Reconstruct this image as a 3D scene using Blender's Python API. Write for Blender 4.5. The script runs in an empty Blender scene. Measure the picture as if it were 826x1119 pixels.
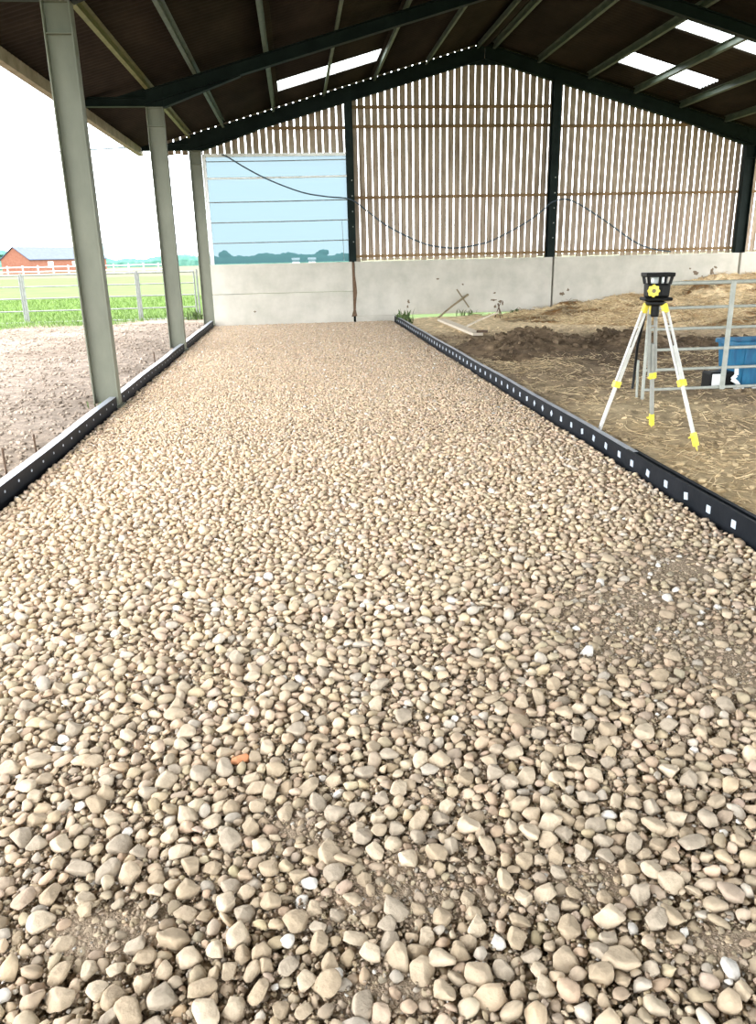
import bpy, bmesh, math, random
import numpy as np
from mathutils import Vector, Matrix

random.seed(7)
rng = np.random.default_rng(11)
sc = bpy.context.scene
COL = sc.collection

# ------------------------------------------------------------------ render look
sc.view_settings.view_transform = 'Standard'
try:
    sc.view_settings.look = 'None'
except Exception:
    pass
sc.view_settings.gamma = 1.0
sc.view_settings.use_curve_mapping = False
sc.view_settings.exposure = 0.0
sc.render.engine = 'CYCLES'
sc.cycles.use_denoising = True
try:
    sc.cycles.denoiser = 'OPENIMAGEDENOISE'
    sc.cycles.denoising_input_passes = 'RGB_ALBEDO_NORMAL'
except Exception:
    pass
sc.cycles.max_bounces = 8
sc.cycles.diffuse_bounces = 5
sc.cycles.transparent_max_bounces = 12
sc.cycles.sample_clamp_indirect = 12

# ------------------------------------------------------------------ materials
MATS = {}


def mat(name, c, c2=None, rough=0.8, scale=6.0, bump=0.0, bscale=None, metal=0.0, spec=0.3, c3=None, stretch=(1, 1, 1), detail=6.0, lo=0.35, hi=0.65):
    m = bpy.data.materials.new(name)
    m.use_nodes = True
    nt = m.node_tree
    nd, lk = nt.nodes, nt.links
    b = nd['Principled BSDF']
    b.inputs['Roughness'].default_value = rough
    b.inputs['Metallic'].default_value = metal
    b.inputs['Specular IOR Level'].default_value = spec
    b.inputs['Base Color'].default_value = (*c, 1)
    tc = nd.new('ShaderNodeTexCoord')
    mp = nd.new('ShaderNodeMapping')
    mp.inputs['Scale'].default_value = stretch
    lk.new(tc.outputs['Object'], mp.inputs['Vector'])
    if c2 is not None:
        n = nd.new('ShaderNodeTexNoise')
        n.inputs['Scale'].default_value = scale
        n.inputs['Detail'].default_value = detail
        n.inputs['Roughness'].default_value = 0.62
        lk.new(mp.outputs[0], n.inputs['Vector'])
        r = nd.new('ShaderNodeValToRGB')
        r.color_ramp.elements[0].position = lo
        r.color_ramp.elements[1].position = hi
        r.color_ramp.elements[0].color = (*c, 1)
        r.color_ramp.elements[1].color = (*c2, 1)
        if c3 is not None:
            e = r.color_ramp.elements.new((lo + hi) / 2)
            e.color = (*c3, 1)
        lk.new(n.outputs['Fac'], r.inputs['Fac'])
        lk.new(r.outputs['Color'], b.inputs['Base Color'])
    if bump:
        n2 = nd.new('ShaderNodeTexNoise')
        n2.inputs['Scale'].default_value = bscale or scale * 4
        n2.inputs['Detail'].default_value = 8
        lk.new(mp.outputs[0], n2.inputs['Vector'])
        bp = nd.new('ShaderNodeBump')
        bp.inputs['Strength'].default_value = bump
        bp.inputs['Distance'].default_value = 0.02
        lk.new(n2.outputs['Fac'], bp.inputs['Height'])
        lk.new(bp.outputs['Normal'], b.inputs['Normal'])
    MATS[name] = m
    return m


def attr_mat(name, rough=0.85, nscale=40.0, amount=0.35, bump=0.3, bscale=150.0, spec=0.25):
    """base colour comes from the mesh's own colour attribute, broken up by fine noise"""
    m = bpy.data.materials.new(name)
    m.use_nodes = True
    nt = m.node_tree
    nd, lk = nt.nodes, nt.links
    b = nd['Principled BSDF']
    b.inputs['Roughness'].default_value = rough
    b.inputs['Specular IOR Level'].default_value = spec
    a = nd.new('ShaderNodeAttribute')
    a.attribute_name = 'Col'
    tc = nd.new('ShaderNodeTexCoord')
    n = nd.new('ShaderNodeTexNoise')
    n.inputs['Scale'].default_value = nscale
    n.inputs['Detail'].default_value = 6
    n.inputs['Roughness'].default_value = 0.65
    lk.new(tc.outputs['Object'], n.inputs['Vector'])
    mr = nd.new('ShaderNodeMapRange')
    mr.inputs['From Min'].default_value = 0.3
    mr.inputs['From Max'].default_value = 0.7
    mr.inputs['To Min'].default_value = 1 - amount
    mr.inputs['To Max'].default_value = 1 + amount * 0.6
    lk.new(n.outputs['Fac'], mr.inputs['Value'])
    mx = nd.new('ShaderNodeVectorMath')
    mx.operation = 'SCALE'
    lk.new(a.outputs['Color'], mx.inputs[0])
    lk.new(mr.outputs[0], mx.inputs['Scale'])
    lk.new(mx.outputs[0], b.inputs['Base Color'])
    if bump:
        n2 = nd.new('ShaderNodeTexNoise')
        n2.inputs['Scale'].default_value = bscale
        n2.inputs['Detail'].default_value = 6
        lk.new(tc.outputs['Object'], n2.inputs['Vector'])
        bp = nd.new('ShaderNodeBump')
        bp.inputs['Strength'].default_value = bump
        bp.inputs['Distance'].default_value = 0.01
        lk.new(n2.outputs['Fac'], bp.inputs['Height'])
        lk.new(bp.outputs['Normal'], b.inputs['Normal'])
    MATS[name] = m
    return m


mat('steel_green', (0.138, 0.145, 0.108), (0.18, 0.186, 0.14), rough=0.55, scale=3.5, bump=0.05, bscale=60, spec=0.35, stretch=(1, 1, 0.4))
mat('steel_dark', (0.003, 0.0075, 0.0065), (0.008, 0.015, 0.013), rough=0.6, scale=3, spec=0.12)
mat('purlin_paint', (0.06, 0.08, 0.06), (0.105, 0.13, 0.095), rough=0.5, scale=4, spec=0.35)
mat('purlin_lit', (0.12, 0.12, 0.05), (0.2, 0.19, 0.085), rough=0.5, scale=4, spec=0.35)  # purlin paint brightened and yellowed for the light on the first purlin
mat('roof_sheet', (0.017, 0.013, 0.010), (0.032, 0.025, 0.018), rough=0.9, scale=1.4, bump=0.1, spec=0.1, stretch=(1, 0.4, 1))
mat('eave_timber', (0.22, 0.18, 0.13), (0.32, 0.27, 0.20), rough=0.8, scale=5, bump=0.1)
mat('concrete', (0.42, 0.40, 0.34), (0.54, 0.51, 0.445), rough=0.85, scale=1.7, bump=0.12, bscale=40, spec=0.2)
mat('timber', (0.22, 0.165, 0.12), (0.43, 0.34, 0.26), rough=0.8, scale=2.2, bump=0.2, bscale=25, spec=0.15, stretch=(6, 6, 0.5), c3=(0.34, 0.265, 0.20))
mat('timber_rail', (0.17, 0.105, 0.055), (0.27, 0.17, 0.09), rough=0.85, scale=5, spec=0.15)
mat('black_board', (0.004, 0.006, 0.009), (0.010, 0.012, 0.016), rough=0.55, scale=4, spec=0.15, bump=0.1)
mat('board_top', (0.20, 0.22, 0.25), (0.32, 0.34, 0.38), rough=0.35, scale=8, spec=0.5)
mat('mark_white', (0.42, 0.47, 0.54), (0.52, 0.56, 0.62), rough=0.6, scale=30)
mat('galvanised', (0.31, 0.325, 0.285), (0.42, 0.43, 0.38), rough=0.4, scale=14, spec=0.5)
mat('galv_grey', (0.16, 0.17, 0.16), (0.24, 0.25, 0.23), rough=0.5, scale=10, spec=0.4)
mat('aluminium', (0.56, 0.55, 0.51), (0.66, 0.65, 0.60), rough=0.35, scale=10, spec=0.6)
mat('alu_grey', (0.27, 0.28, 0.25), (0.36, 0.36, 0.33), rough=0.4, scale=10, spec=0.5)
mat('yellow_plastic', (0.82, 0.66, 0.05), (0.88, 0.74, 0.12), rough=0.4, scale=20, spec=0.5)
mat('black_plastic', (0.004, 0.004, 0.004), (0.008, 0.008, 0.0075), rough=0.45, scale=30, spec=0.18)
mat('lens_glass', (0.50, 0.54, 0.52), (0.60, 0.63, 0.60), rough=0.15, scale=10, spec=0.6)
mat('blue_plastic', (0.006, 0.085, 0.19), (0.015, 0.16, 0.29), rough=0.4, scale=5, spec=0.45, stretch=(2, 2, 0.7))
mat('white_paint', (0.78, 0.79, 0.78), (0.84, 0.84, 0.83), rough=0.5, scale=10)
mat('pale_wood', (0.50, 0.42, 0.32), (0.62, 0.54, 0.43), rough=0.7, scale=6, stretch=(1, 5, 5))
mat('worn_wood', (0.16, 0.125, 0.075), (0.25, 0.20, 0.12), rough=0.8, scale=8)
mat('rust_iron', (0.07, 0.045, 0.03), (0.13, 0.08, 0.05), rough=0.8, scale=30)
mat('cable_black', (0.03, 0.045, 0.06), (0.06, 0.085, 0.11), rough=0.5, scale=30)
mat('grit', (0.28, 0.215, 0.148), (0.43, 0.34, 0.245), rough=0.95, scale=45, bump=0.8, bscale=120, spec=0.1)
mat('brick', (0.19, 0.080, 0.052), (0.23, 0.105, 0.07), rough=0.85, scale=3, spec=0.1)
mat('slate', (0.045, 0.062, 0.10), (0.062, 0.082, 0.13), rough=0.6, scale=2, spec=0.3)
mat('grass_blade', (0.09, 0.165, 0.032), (0.14, 0.215, 0.052), rough=0.7, scale=2, spec=0.2)
mat('grass_field', (0.062, 0.110, 0.024), (0.088, 0.130, 0.034), rough=0.9, scale=0.5, bump=0.4, bscale=6, spec=0.1, c3=(0.075, 0.122, 0.028))
mat('hazed_field', (0.105, 0.112, 0.062), (0.125, 0.125, 0.08), rough=0.95, scale=0.08, spec=0.05)  # far grass, with glare and haze painted into its colour
mat('hedge_leaf_hazed', (0.05, 0.14, 0.11), (0.09, 0.19, 0.15), rough=0.9, scale=0.6, spec=0.05)  # distance haze mixed into the leaf green as a teal tint
mat('tree_leaf_hazed', (0.26, 0.36, 0.38), (0.32, 0.42, 0.44), rough=0.9, scale=0.6, spec=0.05)  # leaf colour paled towards blue to paint in the distance haze
mat('bark', (0.12, 0.09, 0.07), (0.18, 0.14, 0.1), rough=0.9, scale=4)
mat('weed', (0.05, 0.09, 0.025), (0.10, 0.14, 0.045), rough=0.7, scale=20)
mat('orange_stone', (0.68, 0.27, 0.12), (0.75, 0.38, 0.20), rough=0.85, scale=60, bump=0.3, bscale=200)
mat('white_stone', (0.60, 0.57, 0.52), (0.70, 0.67, 0.61), rough=0.8, scale=40, bump=0.2, bscale=150)
attr_mat('stone', nscale=28, amount=0.20, bump=0.25, bscale=90)
attr_mat('stone_single', nscale=1.3, amount=0.16, bump=0.25, bscale=2.2)
MATS['stone_single'].node_tree.nodes['Bump'].inputs['Distance'].default_value = 0.03
attr_mat('soil', rough=0.97, nscale=9, amount=0.5, bump=0.9, bscale=28, spec=0.06)
attr_mat('straw', rough=0.85, nscale=30, amount=0.3, bump=0.0)


def window_mat(name, trans, scat):
    m = bpy.data.materials.new(name)
    m.use_nodes = True
    nt = m.node_tree
    nd, lk = nt.nodes, nt.links
    nd.remove(nd['Principled BSDF'])
    out = nd['Material Output']
    t = nd.new('ShaderNodeBsdfTransparent')
    t.inputs[0].default_value = (*trans, 1)
    s = nd.new('ShaderNodeBsdfTranslucent')
    s.inputs[0].default_value = (*scat, 1)
    a = nd.new('ShaderNodeAddShader')
    lk.new(t.outputs[0], a.inputs[0])
    lk.new(s.outputs[0], a.inputs[1])
    lk.new(a.outputs[0], out.inputs['Surface'])
    MATS[name] = m


window_mat('blue_sheet', (0.070, 0.080, 0.088), (0.03, 0.065, 0.075))
window_mat('rooflight', (0.55, 0.58, 0.56), (0.25, 0.26, 0.25))


# ------------------------------------------------------------------ mesh collector
class MB:
    def __init__(self):
        self.v, self.f, self.mi, self.sm = [], [], [], []

    def add(self, vs, fs, mi=0, smooth=False):
        n = len(self.v)
        self.v.extend([tuple(p) for p in vs])
        for f in fs:
            self.f.append([i + n for i in f])
            self.mi.append(mi)
            self.sm.append(smooth)

    def box(self, lo, hi, mi=0):
        x0, y0, z0 = lo
        x1, y1, z1 = hi
        self.add([(x0, y0, z0), (x1, y0, z0), (x1, y1, z0), (x0, y1, z0), (x0, y0, z1), (x1, y0, z1), (x1, y1, z1), (x0, y1, z1)],
                 [(0, 3, 2, 1), (4, 5, 6, 7), (0, 1, 5, 4), (1, 2, 6, 5), (2, 3, 7, 6), (3, 0, 4, 7)], mi)

    def bar(self, a, b, w, h, up=(0, 0, 1), mi=0, off=(0, 0)):
        """box from a to b, w wide (across up), h along up; off shifts (side, up)"""
        a, b = Vector(a), Vector(b)
        d = (b - a).normalized()
        u = Vector(up)
        s = d.cross(u)
        if s.length < 1e-5:
            s = Vector((1, 0, 0))
        s.normalize()
        u = s.cross(d).normalized()
        o = s * off[0] + u * off[1]
        vs = []
        for p in (a, b):
            for sx, sy in ((-1, -1), (1, -1), (1, 1), (-1, 1)):
                vs.append(p + o + s * (sx * w / 2) + u * (sy * h / 2))
        self.add(vs, [(0, 1, 2, 3), (7, 6, 5, 4), (0, 4, 5, 1), (1, 5, 6, 2), (2, 6, 7, 3), (3, 7, 4, 0)], mi)

    def ibeam(self, a, b, depth, width, t=0.014, updir=(0, 0, 1), mi=0):
        """updir = the direction of the web's depth"""
        self.bar(a, b, t, depth - 2 * t, updir, mi)
        self.bar(a, b, width, t, updir, mi, (0, depth / 2 - t / 2))
        self.bar(a, b, width, t, updir, mi, (0, -depth / 2 + t / 2))

    def tube(self, pts, r, n=10, mi=0, cap=True):
        pts = [Vector(p) for p in pts]
        rs = r if isinstance(r, (list, tuple)) else [r] * len(pts)
        rings = []
        prev = None
        for i, p in enumerate(pts):
            d = (pts[min(i + 1, len(pts) - 1)] - pts[max(i - 1, 0)]).normalized()
            if prev is None:
                ref = Vector((0, 0, 1)) if abs(d.z) < 0.9 else Vector((1, 0, 0))
                s = d.cross(ref).normalized()
            else:
                s = (prev - d * prev.dot(d)).normalized()
            prev = s
            u = d.cross(s)
            rings.append([p + (s * math.cos(2 * math.pi * k / n) + u * math.sin(2 * math.pi * k / n)) * rs[i] for k in range(n)])
        vs = [q for ring in rings for q in ring]
        fs = []
        for i in range(len(pts) - 1):
            for k in range(n):
                a = i * n + k
                b = i * n + (k + 1) % n
                fs.append((a, b, b + n, a + n))
        self.add(vs, fs, mi, True)
        if cap:
            self.add(rings[0], [tuple(range(n))[::-1]], mi)
            self.add(rings[-1], [tuple(range(n))], mi)

    def lathe(self, c, prof, n=24, mi=0, axis=(0, 0, 1)):
        ax = Vector(axis).normalized()
        ref = Vector((1, 0, 0)) if abs(ax.x) < 0.9 else Vector((0, 1, 0))
        s = ax.cross(ref).normalized()
        u = ax.cross(s)
        c = Vector(c)
        vs = []
        for r, z in prof:
            for k in range(n):
                an = 2 * math.pi * k / n
                vs.append(c + ax * z + (s * math.cos(an) + u * math.sin(an)) * r)
        fs = []
        for i in range(len(prof) - 1):
            for k in range(n):
                a = i * n + k
                b = i * n + (k + 1) % n
                fs.append((a, b, b + n, a + n))
        fs.append(tuple(range(n))[::-1])
        fs.append(tuple((len(prof) - 1) * n + k for k in range(n)))
        self.add(vs, fs, mi)

    def build(self, name, mats, parent=None, loc=(0, 0, 0), bevel=0.0, smooth_angle=None):
        me = bpy.data.meshes.new(name)
        o = Vector(loc)
        me.from_pydata([tuple(Vector(v) - o) for v in self.v], [], self.f)
        if not isinstance(mats, (list, tuple)):
            mats = [mats]
        for m in mats:
            me.materials.append(MATS[m])
        me.polygons.foreach_set('material_index', self.mi)
        me.polygons.foreach_set('use_smooth', self.sm)
        bm = bmesh.new()
        bm.from_mesh(me)
        bmesh.ops.recalc_face_normals(bm, faces=bm.faces)
        bm.to_mesh(me)
        bm.free()
        me.update()
        ob = bpy.data.objects.new(name, me)
        COL.objects.link(ob)
        ob.location = o
        if parent is not None:
            ob.parent = parent
            q = Vector((0, 0, 0))
            pp = parent
            while pp is not None:
                q = q + pp.location
                pp = pp.parent
            ob.location = o - q
        if bevel:
            bv = ob.modifiers.new('bevel', 'BEVEL')
            bv.width = bevel
            bv.segments = 2
            bv.limit_method = 'ANGLE'
        return ob


def tag(o, label, cat, group=None, kind=None):
    o['label'] = label
    o['category'] = cat
    o['kind'] = kind or 'thing'
    if group:
        o['group'] = group
    return o


def thing(name, loc, label, cat, group=None):
    o = bpy.data.objects.new(name, None)
    COL.objects.link(o)
    o.location = loc
    o.empty_display_size = 0.1
    return tag(o, label, cat, group)


def struct(o, label=None, cat=None):
    o['kind'] = 'structure'
    if label:
        o['label'] = label
    if cat:
        o['category'] = cat
    return o


def mesh_np(name, V, F, material, col=None, smooth=True, loc=(0, 0, 0)):
    """V (n,3), F (m,k) numpy arrays"""
    me = bpy.data.meshes.new(name)
    V = np.asarray(V, np.float32) - np.asarray(loc, np.float32)
    F = np.asarray(F, np.int32)
    k = F.shape[1]
    me.vertices.add(len(V))
    me.vertices.foreach_set('co', V.ravel())
    me.loops.add(F.size)
    me.loops.foreach_set('vertex_index', F.ravel())
    me.polygons.add(len(F))
    me.polygons.foreach_set('loop_start', np.arange(0, F.size, k, dtype=np.int32))
    me.polygons.foreach_set('loop_total', np.full(len(F), k, np.int32))
    me.polygons.foreach_set('use_smooth', np.full(len(F), smooth))
    me.materials.append(MATS[material])
    if col is not None:
        a = me.color_attributes.new('Col', 'FLOAT_COLOR', 'POINT')
        c4 = np.ones((len(V), 4), np.float32)
        c4[:, :3] = col
        a.data.foreach_set('color', c4.ravel())
    me.update(calc_edges=True)
    me.validate()
    o = bpy.data.objects.new(name, me)
    COL.objects.link(o)
    o.location = loc
    return o


def vnoise(x, y, seed=0):
    """smooth value noise on numpy arrays"""
    r = np.random.default_rng(seed).random((256, 256))
    xi = np.floor(x).astype(int)
    yi = np.floor(y).astype(int)
    fx = x - xi
    fy = y - yi
    fx = fx * fx * (3 - 2 * fx)
    fy = fy * fy * (3 - 2 * fy)
    g = lambda a, b: r[a & 255, b & 255]
    return (g(xi, yi) * (1 - fx) + g(xi + 1, yi) * fx) * (1 - fy) + (g(xi, yi + 1) * (1 - fx) + g(xi + 1, yi + 1) * fx) * fy


def fbm(x, y, seed=0, oct=4):
    s = 0
    a = 0.5
    for i in range(oct):
        s = s + a * (vnoise(x * 2 ** i, y * 2 ** i, seed + i) - 0.5)
        a *= 0.5
    return s


# ------------------------------------------------------------------ world and camera
w = bpy.data.worlds.new('World')
sc.world = w
w.use_nodes = True
nt = w.node_tree
bg = nt.nodes['Background']
tcw = nt.nodes.new('ShaderNodeTexCoord')
sep = nt.nodes.new('ShaderNodeSeparateXYZ')
nt.links.new(tcw.outputs['Generated'], sep.inputs[0])
rp = nt.nodes.new('ShaderNodeValToRGB')
rp.color_ramp.elements[0].position = 0.0
rp.color_ramp.elements[0].color = (0.90, 0.96, 1.0, 1)
rp.color_ramp.elements[1].position = 0.6
rp.color_ramp.elements[1].color = (0.98, 0.98, 1.0, 1)
nt.links.new(sep.outputs['Z'], rp.inputs['Fac'])
nt.links.new(rp.outputs[0], bg.inputs['Color'])
bg.inputs['Strength'].default_value = 8.3

CF, CP, CY, CR = 855.81, 0.31598, 0.09466, -0.02272
cd = bpy.data.cameras.new('camera')
cam = bpy.data.objects.new('camera', cd)
COL.objects.link(cam)
fw = Vector((math.sin(CY) * math.cos(CP), math.cos(CY) * math.cos(CP), -math.sin(CP)))
rt = Vector((math.cos(CY), -math.sin(CY), 0))
up = rt.cross(fw)
r2 = rt * math.cos(CR) + up * math.sin(CR)
u2 = -rt * math.sin(CR) + up * math.cos(CR)
M = Matrix((r2, u2, -fw)).transposed().to_4x4()
M.translation = (0, 0, 1.6)
cam.matrix_world = M
cd.sensor_fit = 'HORIZONTAL'
cd.sensor_width = 36
cd.lens = CF / 826 * 36
cd.clip_end = 2000
sc.camera = cam

# ------------------------------------------------------------------ building numbers
SL = 0.272                      # roof slope
EX, RX = -3.57, 4.83            # eave and ridge, x
EZ = 4.17
RXE = 2 * RX - EX               # right eave
YB = 20.9                       # plane of the gable columns' inner faces
YF = -8.0                        # front end of the roof


def zr(x):
    return EZ + SL * ((x - EX) if x <= RX else (RXE - x))


# ------------------------------------------------------------------ roof
def roof_band(mb, x0, x1, y0, y1):
    step = 0.15 / 6
    n = max(2, int(round((y1 - y0) / step)))
    ys = [y0 + (y1 - y0) * i / n for i in range(n + 1)]
    vs = []
    for y in ys:
        c = 0.022 * math.cos(2 * math.pi * y / 0.15) + 0.022
        vs.append((x0, y, zr(x0) + c))
        vs.append((x1, y, zr(x1) + c))
    mb.add(vs, [(2 * i, 2 * i + 1, 2 * i + 3, 2 * i + 2) for i in range(n)], 0, True)


def roof(name, bands, label):
    mb = MB()
    for b in bands:
        roof_band(mb, *b)
    o = mb.build(name, 'roof_sheet')
    s = o.modifiers.new('solid', 'SOLIDIFY')
    s.thickness = 0.008
    return struct(o, label, 'ceiling')


YE = 21.25
roof('ceiling', [(-3.66, -0.16, YF, YE), (-0.16, 2.05, YF, 18.4), (-0.16, 2.05, 19.5, YE), (2.05, RX, YF, YE)],
     'dark brown corrugated roof slope above the open left side')
roof('ceiling', [(RX, 7.55, YF, YE), (7.55, 9.65, YF, 15.95), (7.55, 9.65, 16.82, 18.73), (7.55, 9.65, 19.66, YE), (9.65, RXE + 0.1, YF, YE)],
     'dark corrugated roof slope on the right of the ridge')
for i, (b, lb) in enumerate((((-0.16, 2.05, 18.4, 19.5), 'single long rooflight in the left roof slope'),
                             ((7.55, 9.65, 18.73, 19.66), 'rooflight in the right slope nearest the slatted gable'),
                             ((7.55, 9.65, 15.95, 16.82), 'rooflight in the right slope nearer the camera'))):
    mb = MB()
    roof_band(mb, *b)
    o = mb.build('window_%d' % (i + 1), 'rooflight')
    struct(o, lb, 'rooflight')
mb = MB()
mb.tube([(RX, YF, zr(RX) + 0.03), (RX, YE, zr(RX) + 0.03)], 0.16, 12)
struct(mb.build('trim_ridge', 'roof_sheet'), 'rounded capping along the roof ridge', 'trim')

# ------------------------------------------------------------------ purlins (Z sections along the building)
ordn = ['second', 'third', 'fourth', 'fifth', 'sixth', 'seventh']


def purlin(x, label, m='purlin_paint'):
    mb = MB()
    z = zr(x) - 0.005
    lean = SL if x < RX else -SL
    y0, y1 = YF + 0.05, YB + 0.02
    h = 0.125
    n = Vector((-lean, 0, 1)).normalized()
    a, b = Vector((x, y0, z)) - n * (h / 2), Vector((x, y1, z)) - n * (h / 2)
    mb.bar(a, b, 0.006, h, n)
    d = 0.055 if x < RX else -0.055
    mb.bar(a, b, abs(d), 0.006, n, 0, (d / 2, h / 2 - 0.003))
    mb.bar(a, b, abs(d), 0.006, n, 0, (-d / 2, -h / 2 + 0.003))
    mb.bar(a, b, 0.006, 0.02, n, 0, (-d, -h / 2 + 0.01))
    tag(mb.build('purlin', m, loc=(x, y0, z)), label, 'purlin', 'roof purlins')


for i, x in enumerate((-2.34, -1.52, -0.31, 0.91, 2.13, 3.39)):
    purlin(x, 'pale green steel purlin, %s up from the left roof edge' % ('first' if i == 0 else ordn[i - 1]), 'purlin_lit' if i == 0 else 'purlin_paint')
purlin(4.64, 'steel purlin just left of the roof ridge')
purlin(5.04, 'steel purlin just right of the roof ridge')
for i, x in enumerate((6.15, 7.42, 8.62, 9.83, 11.05, 12.2)):
    purlin(x, 'steel purlin, %s down the right slope from the ridge' % ordn[i])

# eave beams
for nm, x, lb in (('l', -3.57, 'tan timber eaves beam along the left roof edge'), ('r', RXE, 'timber eaves beam along the right roof edge')):
    mb = MB()
    mb.bar((x, YF, zr(x) - 0.06), (x, YE, zr(x) - 0.06), 0.12, 0.17)
    mb.bar((x + (-0.1 if nm == 'l' else 0.1), YF, zr(x) + 0.0), (x + (-0.1 if nm == 'l' else 0.1), YE, zr(x) + 0.0), 0.1, 0.07)
    tag(mb.build('eaves_beam', 'eave_timber', loc=(x, YF, 4.1)), lb, 'beam')


# ------------------------------------------------------------------ portal frames
def rafter(y, side, label, gable=False):
    """side -1 left, +1 right; I section under the purlins, deeper haunch at the eaves, bracket out to the eaves beam"""
    fx = (lambda x: x) if side < 0 else (lambda x: 2 * RX - x)
    base = (fx(-2.1), y, 4.1)
    t = thing('steel_rafter', base, label, 'rafter', 'roof frame rafters')
    dep = 0.315 if gable else 0.20
    mb = MB()
    top = 0.07 if gable else 0.135
    xa, xb = -2.4, RX - 0.01
    n = 2
    def section(xa, xb, za0, za1, zb0, zb1, wdt, tk):
        vs = []
        for yy in (y - wdt / 2, y + wdt / 2):
            vs += [(fx(xa), yy, za0), (fx(xb), yy, zb0), (fx(xb), yy, zb1), (fx(xa), yy, za1)]
        mb.add(vs, [(0, 1, 2, 3), (7, 6, 5, 4), (0, 4, 5, 1), (1, 5, 6, 2), (2, 6, 7, 3), (3, 7, 4, 0)])
    # web, top and bottom flange
    section(xa, xb, zr(xa) - top - dep, zr(xa) - top, zr(xb) - top - dep, zr(xb) - top, 0.012, 0)
    section(xa, xb, zr(xa) - top - 0.014, zr(xa) - top, zr(xb) - top - 0.014, zr(xb) - top, 0.15, 0)
    section(xa, xb, zr(xa) - top - dep - 0.014, zr(xa) - top - dep, zr(xb) - top - dep - 0.014, zr(xb) - top - dep, 0.15, 0)
    mb.build('rafter_beam', 'steel_dark', t)
    mb = MB()
    hx = -0.75
    section(-2.09, hx, 4.10, zr(-2.09) - top - dep - 0.014, zr(hx) - top - dep - 0.03, zr(hx) - top - dep - 0.014, 0.012, 0)
    section(-2.09, hx, 4.088, 4.102, zr(hx) - top - dep - 0.03, zr(hx) - top - dep - 0.016, 0.15, 0)
    mb.build('haunch', 'steel_dark', t)
    mb = MB()
    section(-3.5, -2.38, 4.125, 4.255, 4.125, 4.255, 0.012, 0)
    section(-3.5, -2.38, 4.24, 4.255, 4.24, 4.255, 0.13, 0)
    section(-3.5, -2.38, 4.112, 4.126, 4.112, 4.126, 0.13, 0)
    section(-2.9, -2.38, 4.255, 4.257, 4.255, 4.40, 0.012, 0)
    mb.build('eaves_bracket', 'steel_dark', t)
    mb = MB()
    section(-2.39, -2.085, 4.10, 4.114, 4.10, 4.114, 0.16, 0)
    section(-2.39, -2.085, 4.114, zr(-2.39) - top - 0.01, 4.114, zr(-2.085) - top - 0.01, 0.03, 0)
    mb.build('column_joint', 'steel_dark', t)
    # ridge / apex plate
    if side < 0:
        mb = MB()
        zt = zr(RX) - top
        mb.add([(RX - 0.5, y - 0.02, zr(RX - 0.5) - top - dep), (RX + 0.5, y - 0.02, zr(RX + .5) - top - dep), (RX, y - 0.02, zt - dep),
                (RX - 0.5, y + 0.02, zr(RX - 0.5) - top - dep), (RX + 0.5, y + 0.02, zr(RX + .5) - top - dep), (RX, y + 0.02, zt - dep)],
               [(0, 1, 2), (5, 4, 3), (0, 3, 4, 1), (1, 4, 5, 2), (2, 5, 3, 0)])
        mb.build('apex_plate', 'steel_dark', t)
    return t


FR = [(9.35, 'nearest roof frame, springing from the nearest left column'), (15.23, 'middle roof frame crossing in front of the gable'), (21.0, 'gable roof frame')]
YG = 21.0
for y, lb in ((9.35, 'nearest'), (15.23, 'middle'), (YG, 'gable end')):
    rafter(y, -1, 'dark green steel rafter of the %s frame, left slope' % lb, y == YG)
    rafter(y, 1, 'dark green steel rafter of the %s frame, right slope' % lb, y == YG)


def column(x0, x1, y, ztop, label, wy=0.16, m='steel_green', zbot=-0.05):
    """I-section column with the web across x: flanges at x0 and x1"""
    c = ((x0 + x1) / 2, y, 0)
    t = thing('steel_column', c, label, 'column', 'steel columns')
    mb = MB()
    mb.ibeam((c[0], y, zbot), (c[0], y, ztop), x1 - x0, wy, 0.014, (1, 0, 0))
    mb.build('shaft', m, t, bevel=0.003)
    mb = MB()
    mb.box((x0 - 0.04, y - 0.14, 0.045 + min(0, zbot)), (x1 + 0.03, y + 0.14, 0.07 + min(0, zbot)))
    mb.build('base_plate', m, t)
    mb = MB()
    mb.box((x0 + 0.014, y - wy / 2 + 0.005, ztop - 0.012), (x1 - 0.014, y + wy / 2 - 0.005, ztop))
    mb.box((x0 + 0.014, y - wy / 2 + 0.005, ztop - 0.3), (x1 - 0.014, y + wy / 2 - 0.005, ztop - 0.29))
    mb.build('stiffener', m, t)
    return t


for y, lb in ((9.35, 'nearest of the three grey-green steel columns on the open left side'),
              (15.23, 'middle grey-green steel column on the open left side'),
              (YG, 'grey-green steel corner column beside the blue sheet')):
    column(-2.385, -2.10, y, 4.10, lb)
column(11.70, 11.98, YG, 4.10, 'dark steel corner column at the right end of the gable', m='steel_dark')
column(11.76, 12.045, 15.23, 4.10, 'steel column on the right side of the middle frame')


def gable_post(x0, x1, label):
    c = ((x0 + x1) / 2, YG, 0)
    t = thing('gable_post', c, label, 'column', 'gable posts')
    mb = MB()
    zt = zr(c[0]) - 0.15
    mb.ibeam((c[0], YG, -0.05), (c[0], YG, zt - 0.2), 0.19, x1 - x0, 0.012, (0, 1, 0))
    mb.build('shaft', 'steel_dark', t)
    for k in range(5):
        mb = MB()
        mb.lathe((c[0] + 0.03, YG - 0.095, 1.95 + 0.36 * k), [(0.013, 0), (0.013, 0.012)], 8, 0, (0, -1, 0))
        mb.build('bolt', 'galvanised', t)
    return t


gable_post(1.40, 1.58, 'dark green steel post between the blue sheet and the slatted boards')
gable_post(6.56, 6.76, 'dark green steel post dividing the two wide slatted bays')

# ------------------------------------------------------------------ concrete wall panels
YW = 20.72


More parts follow.
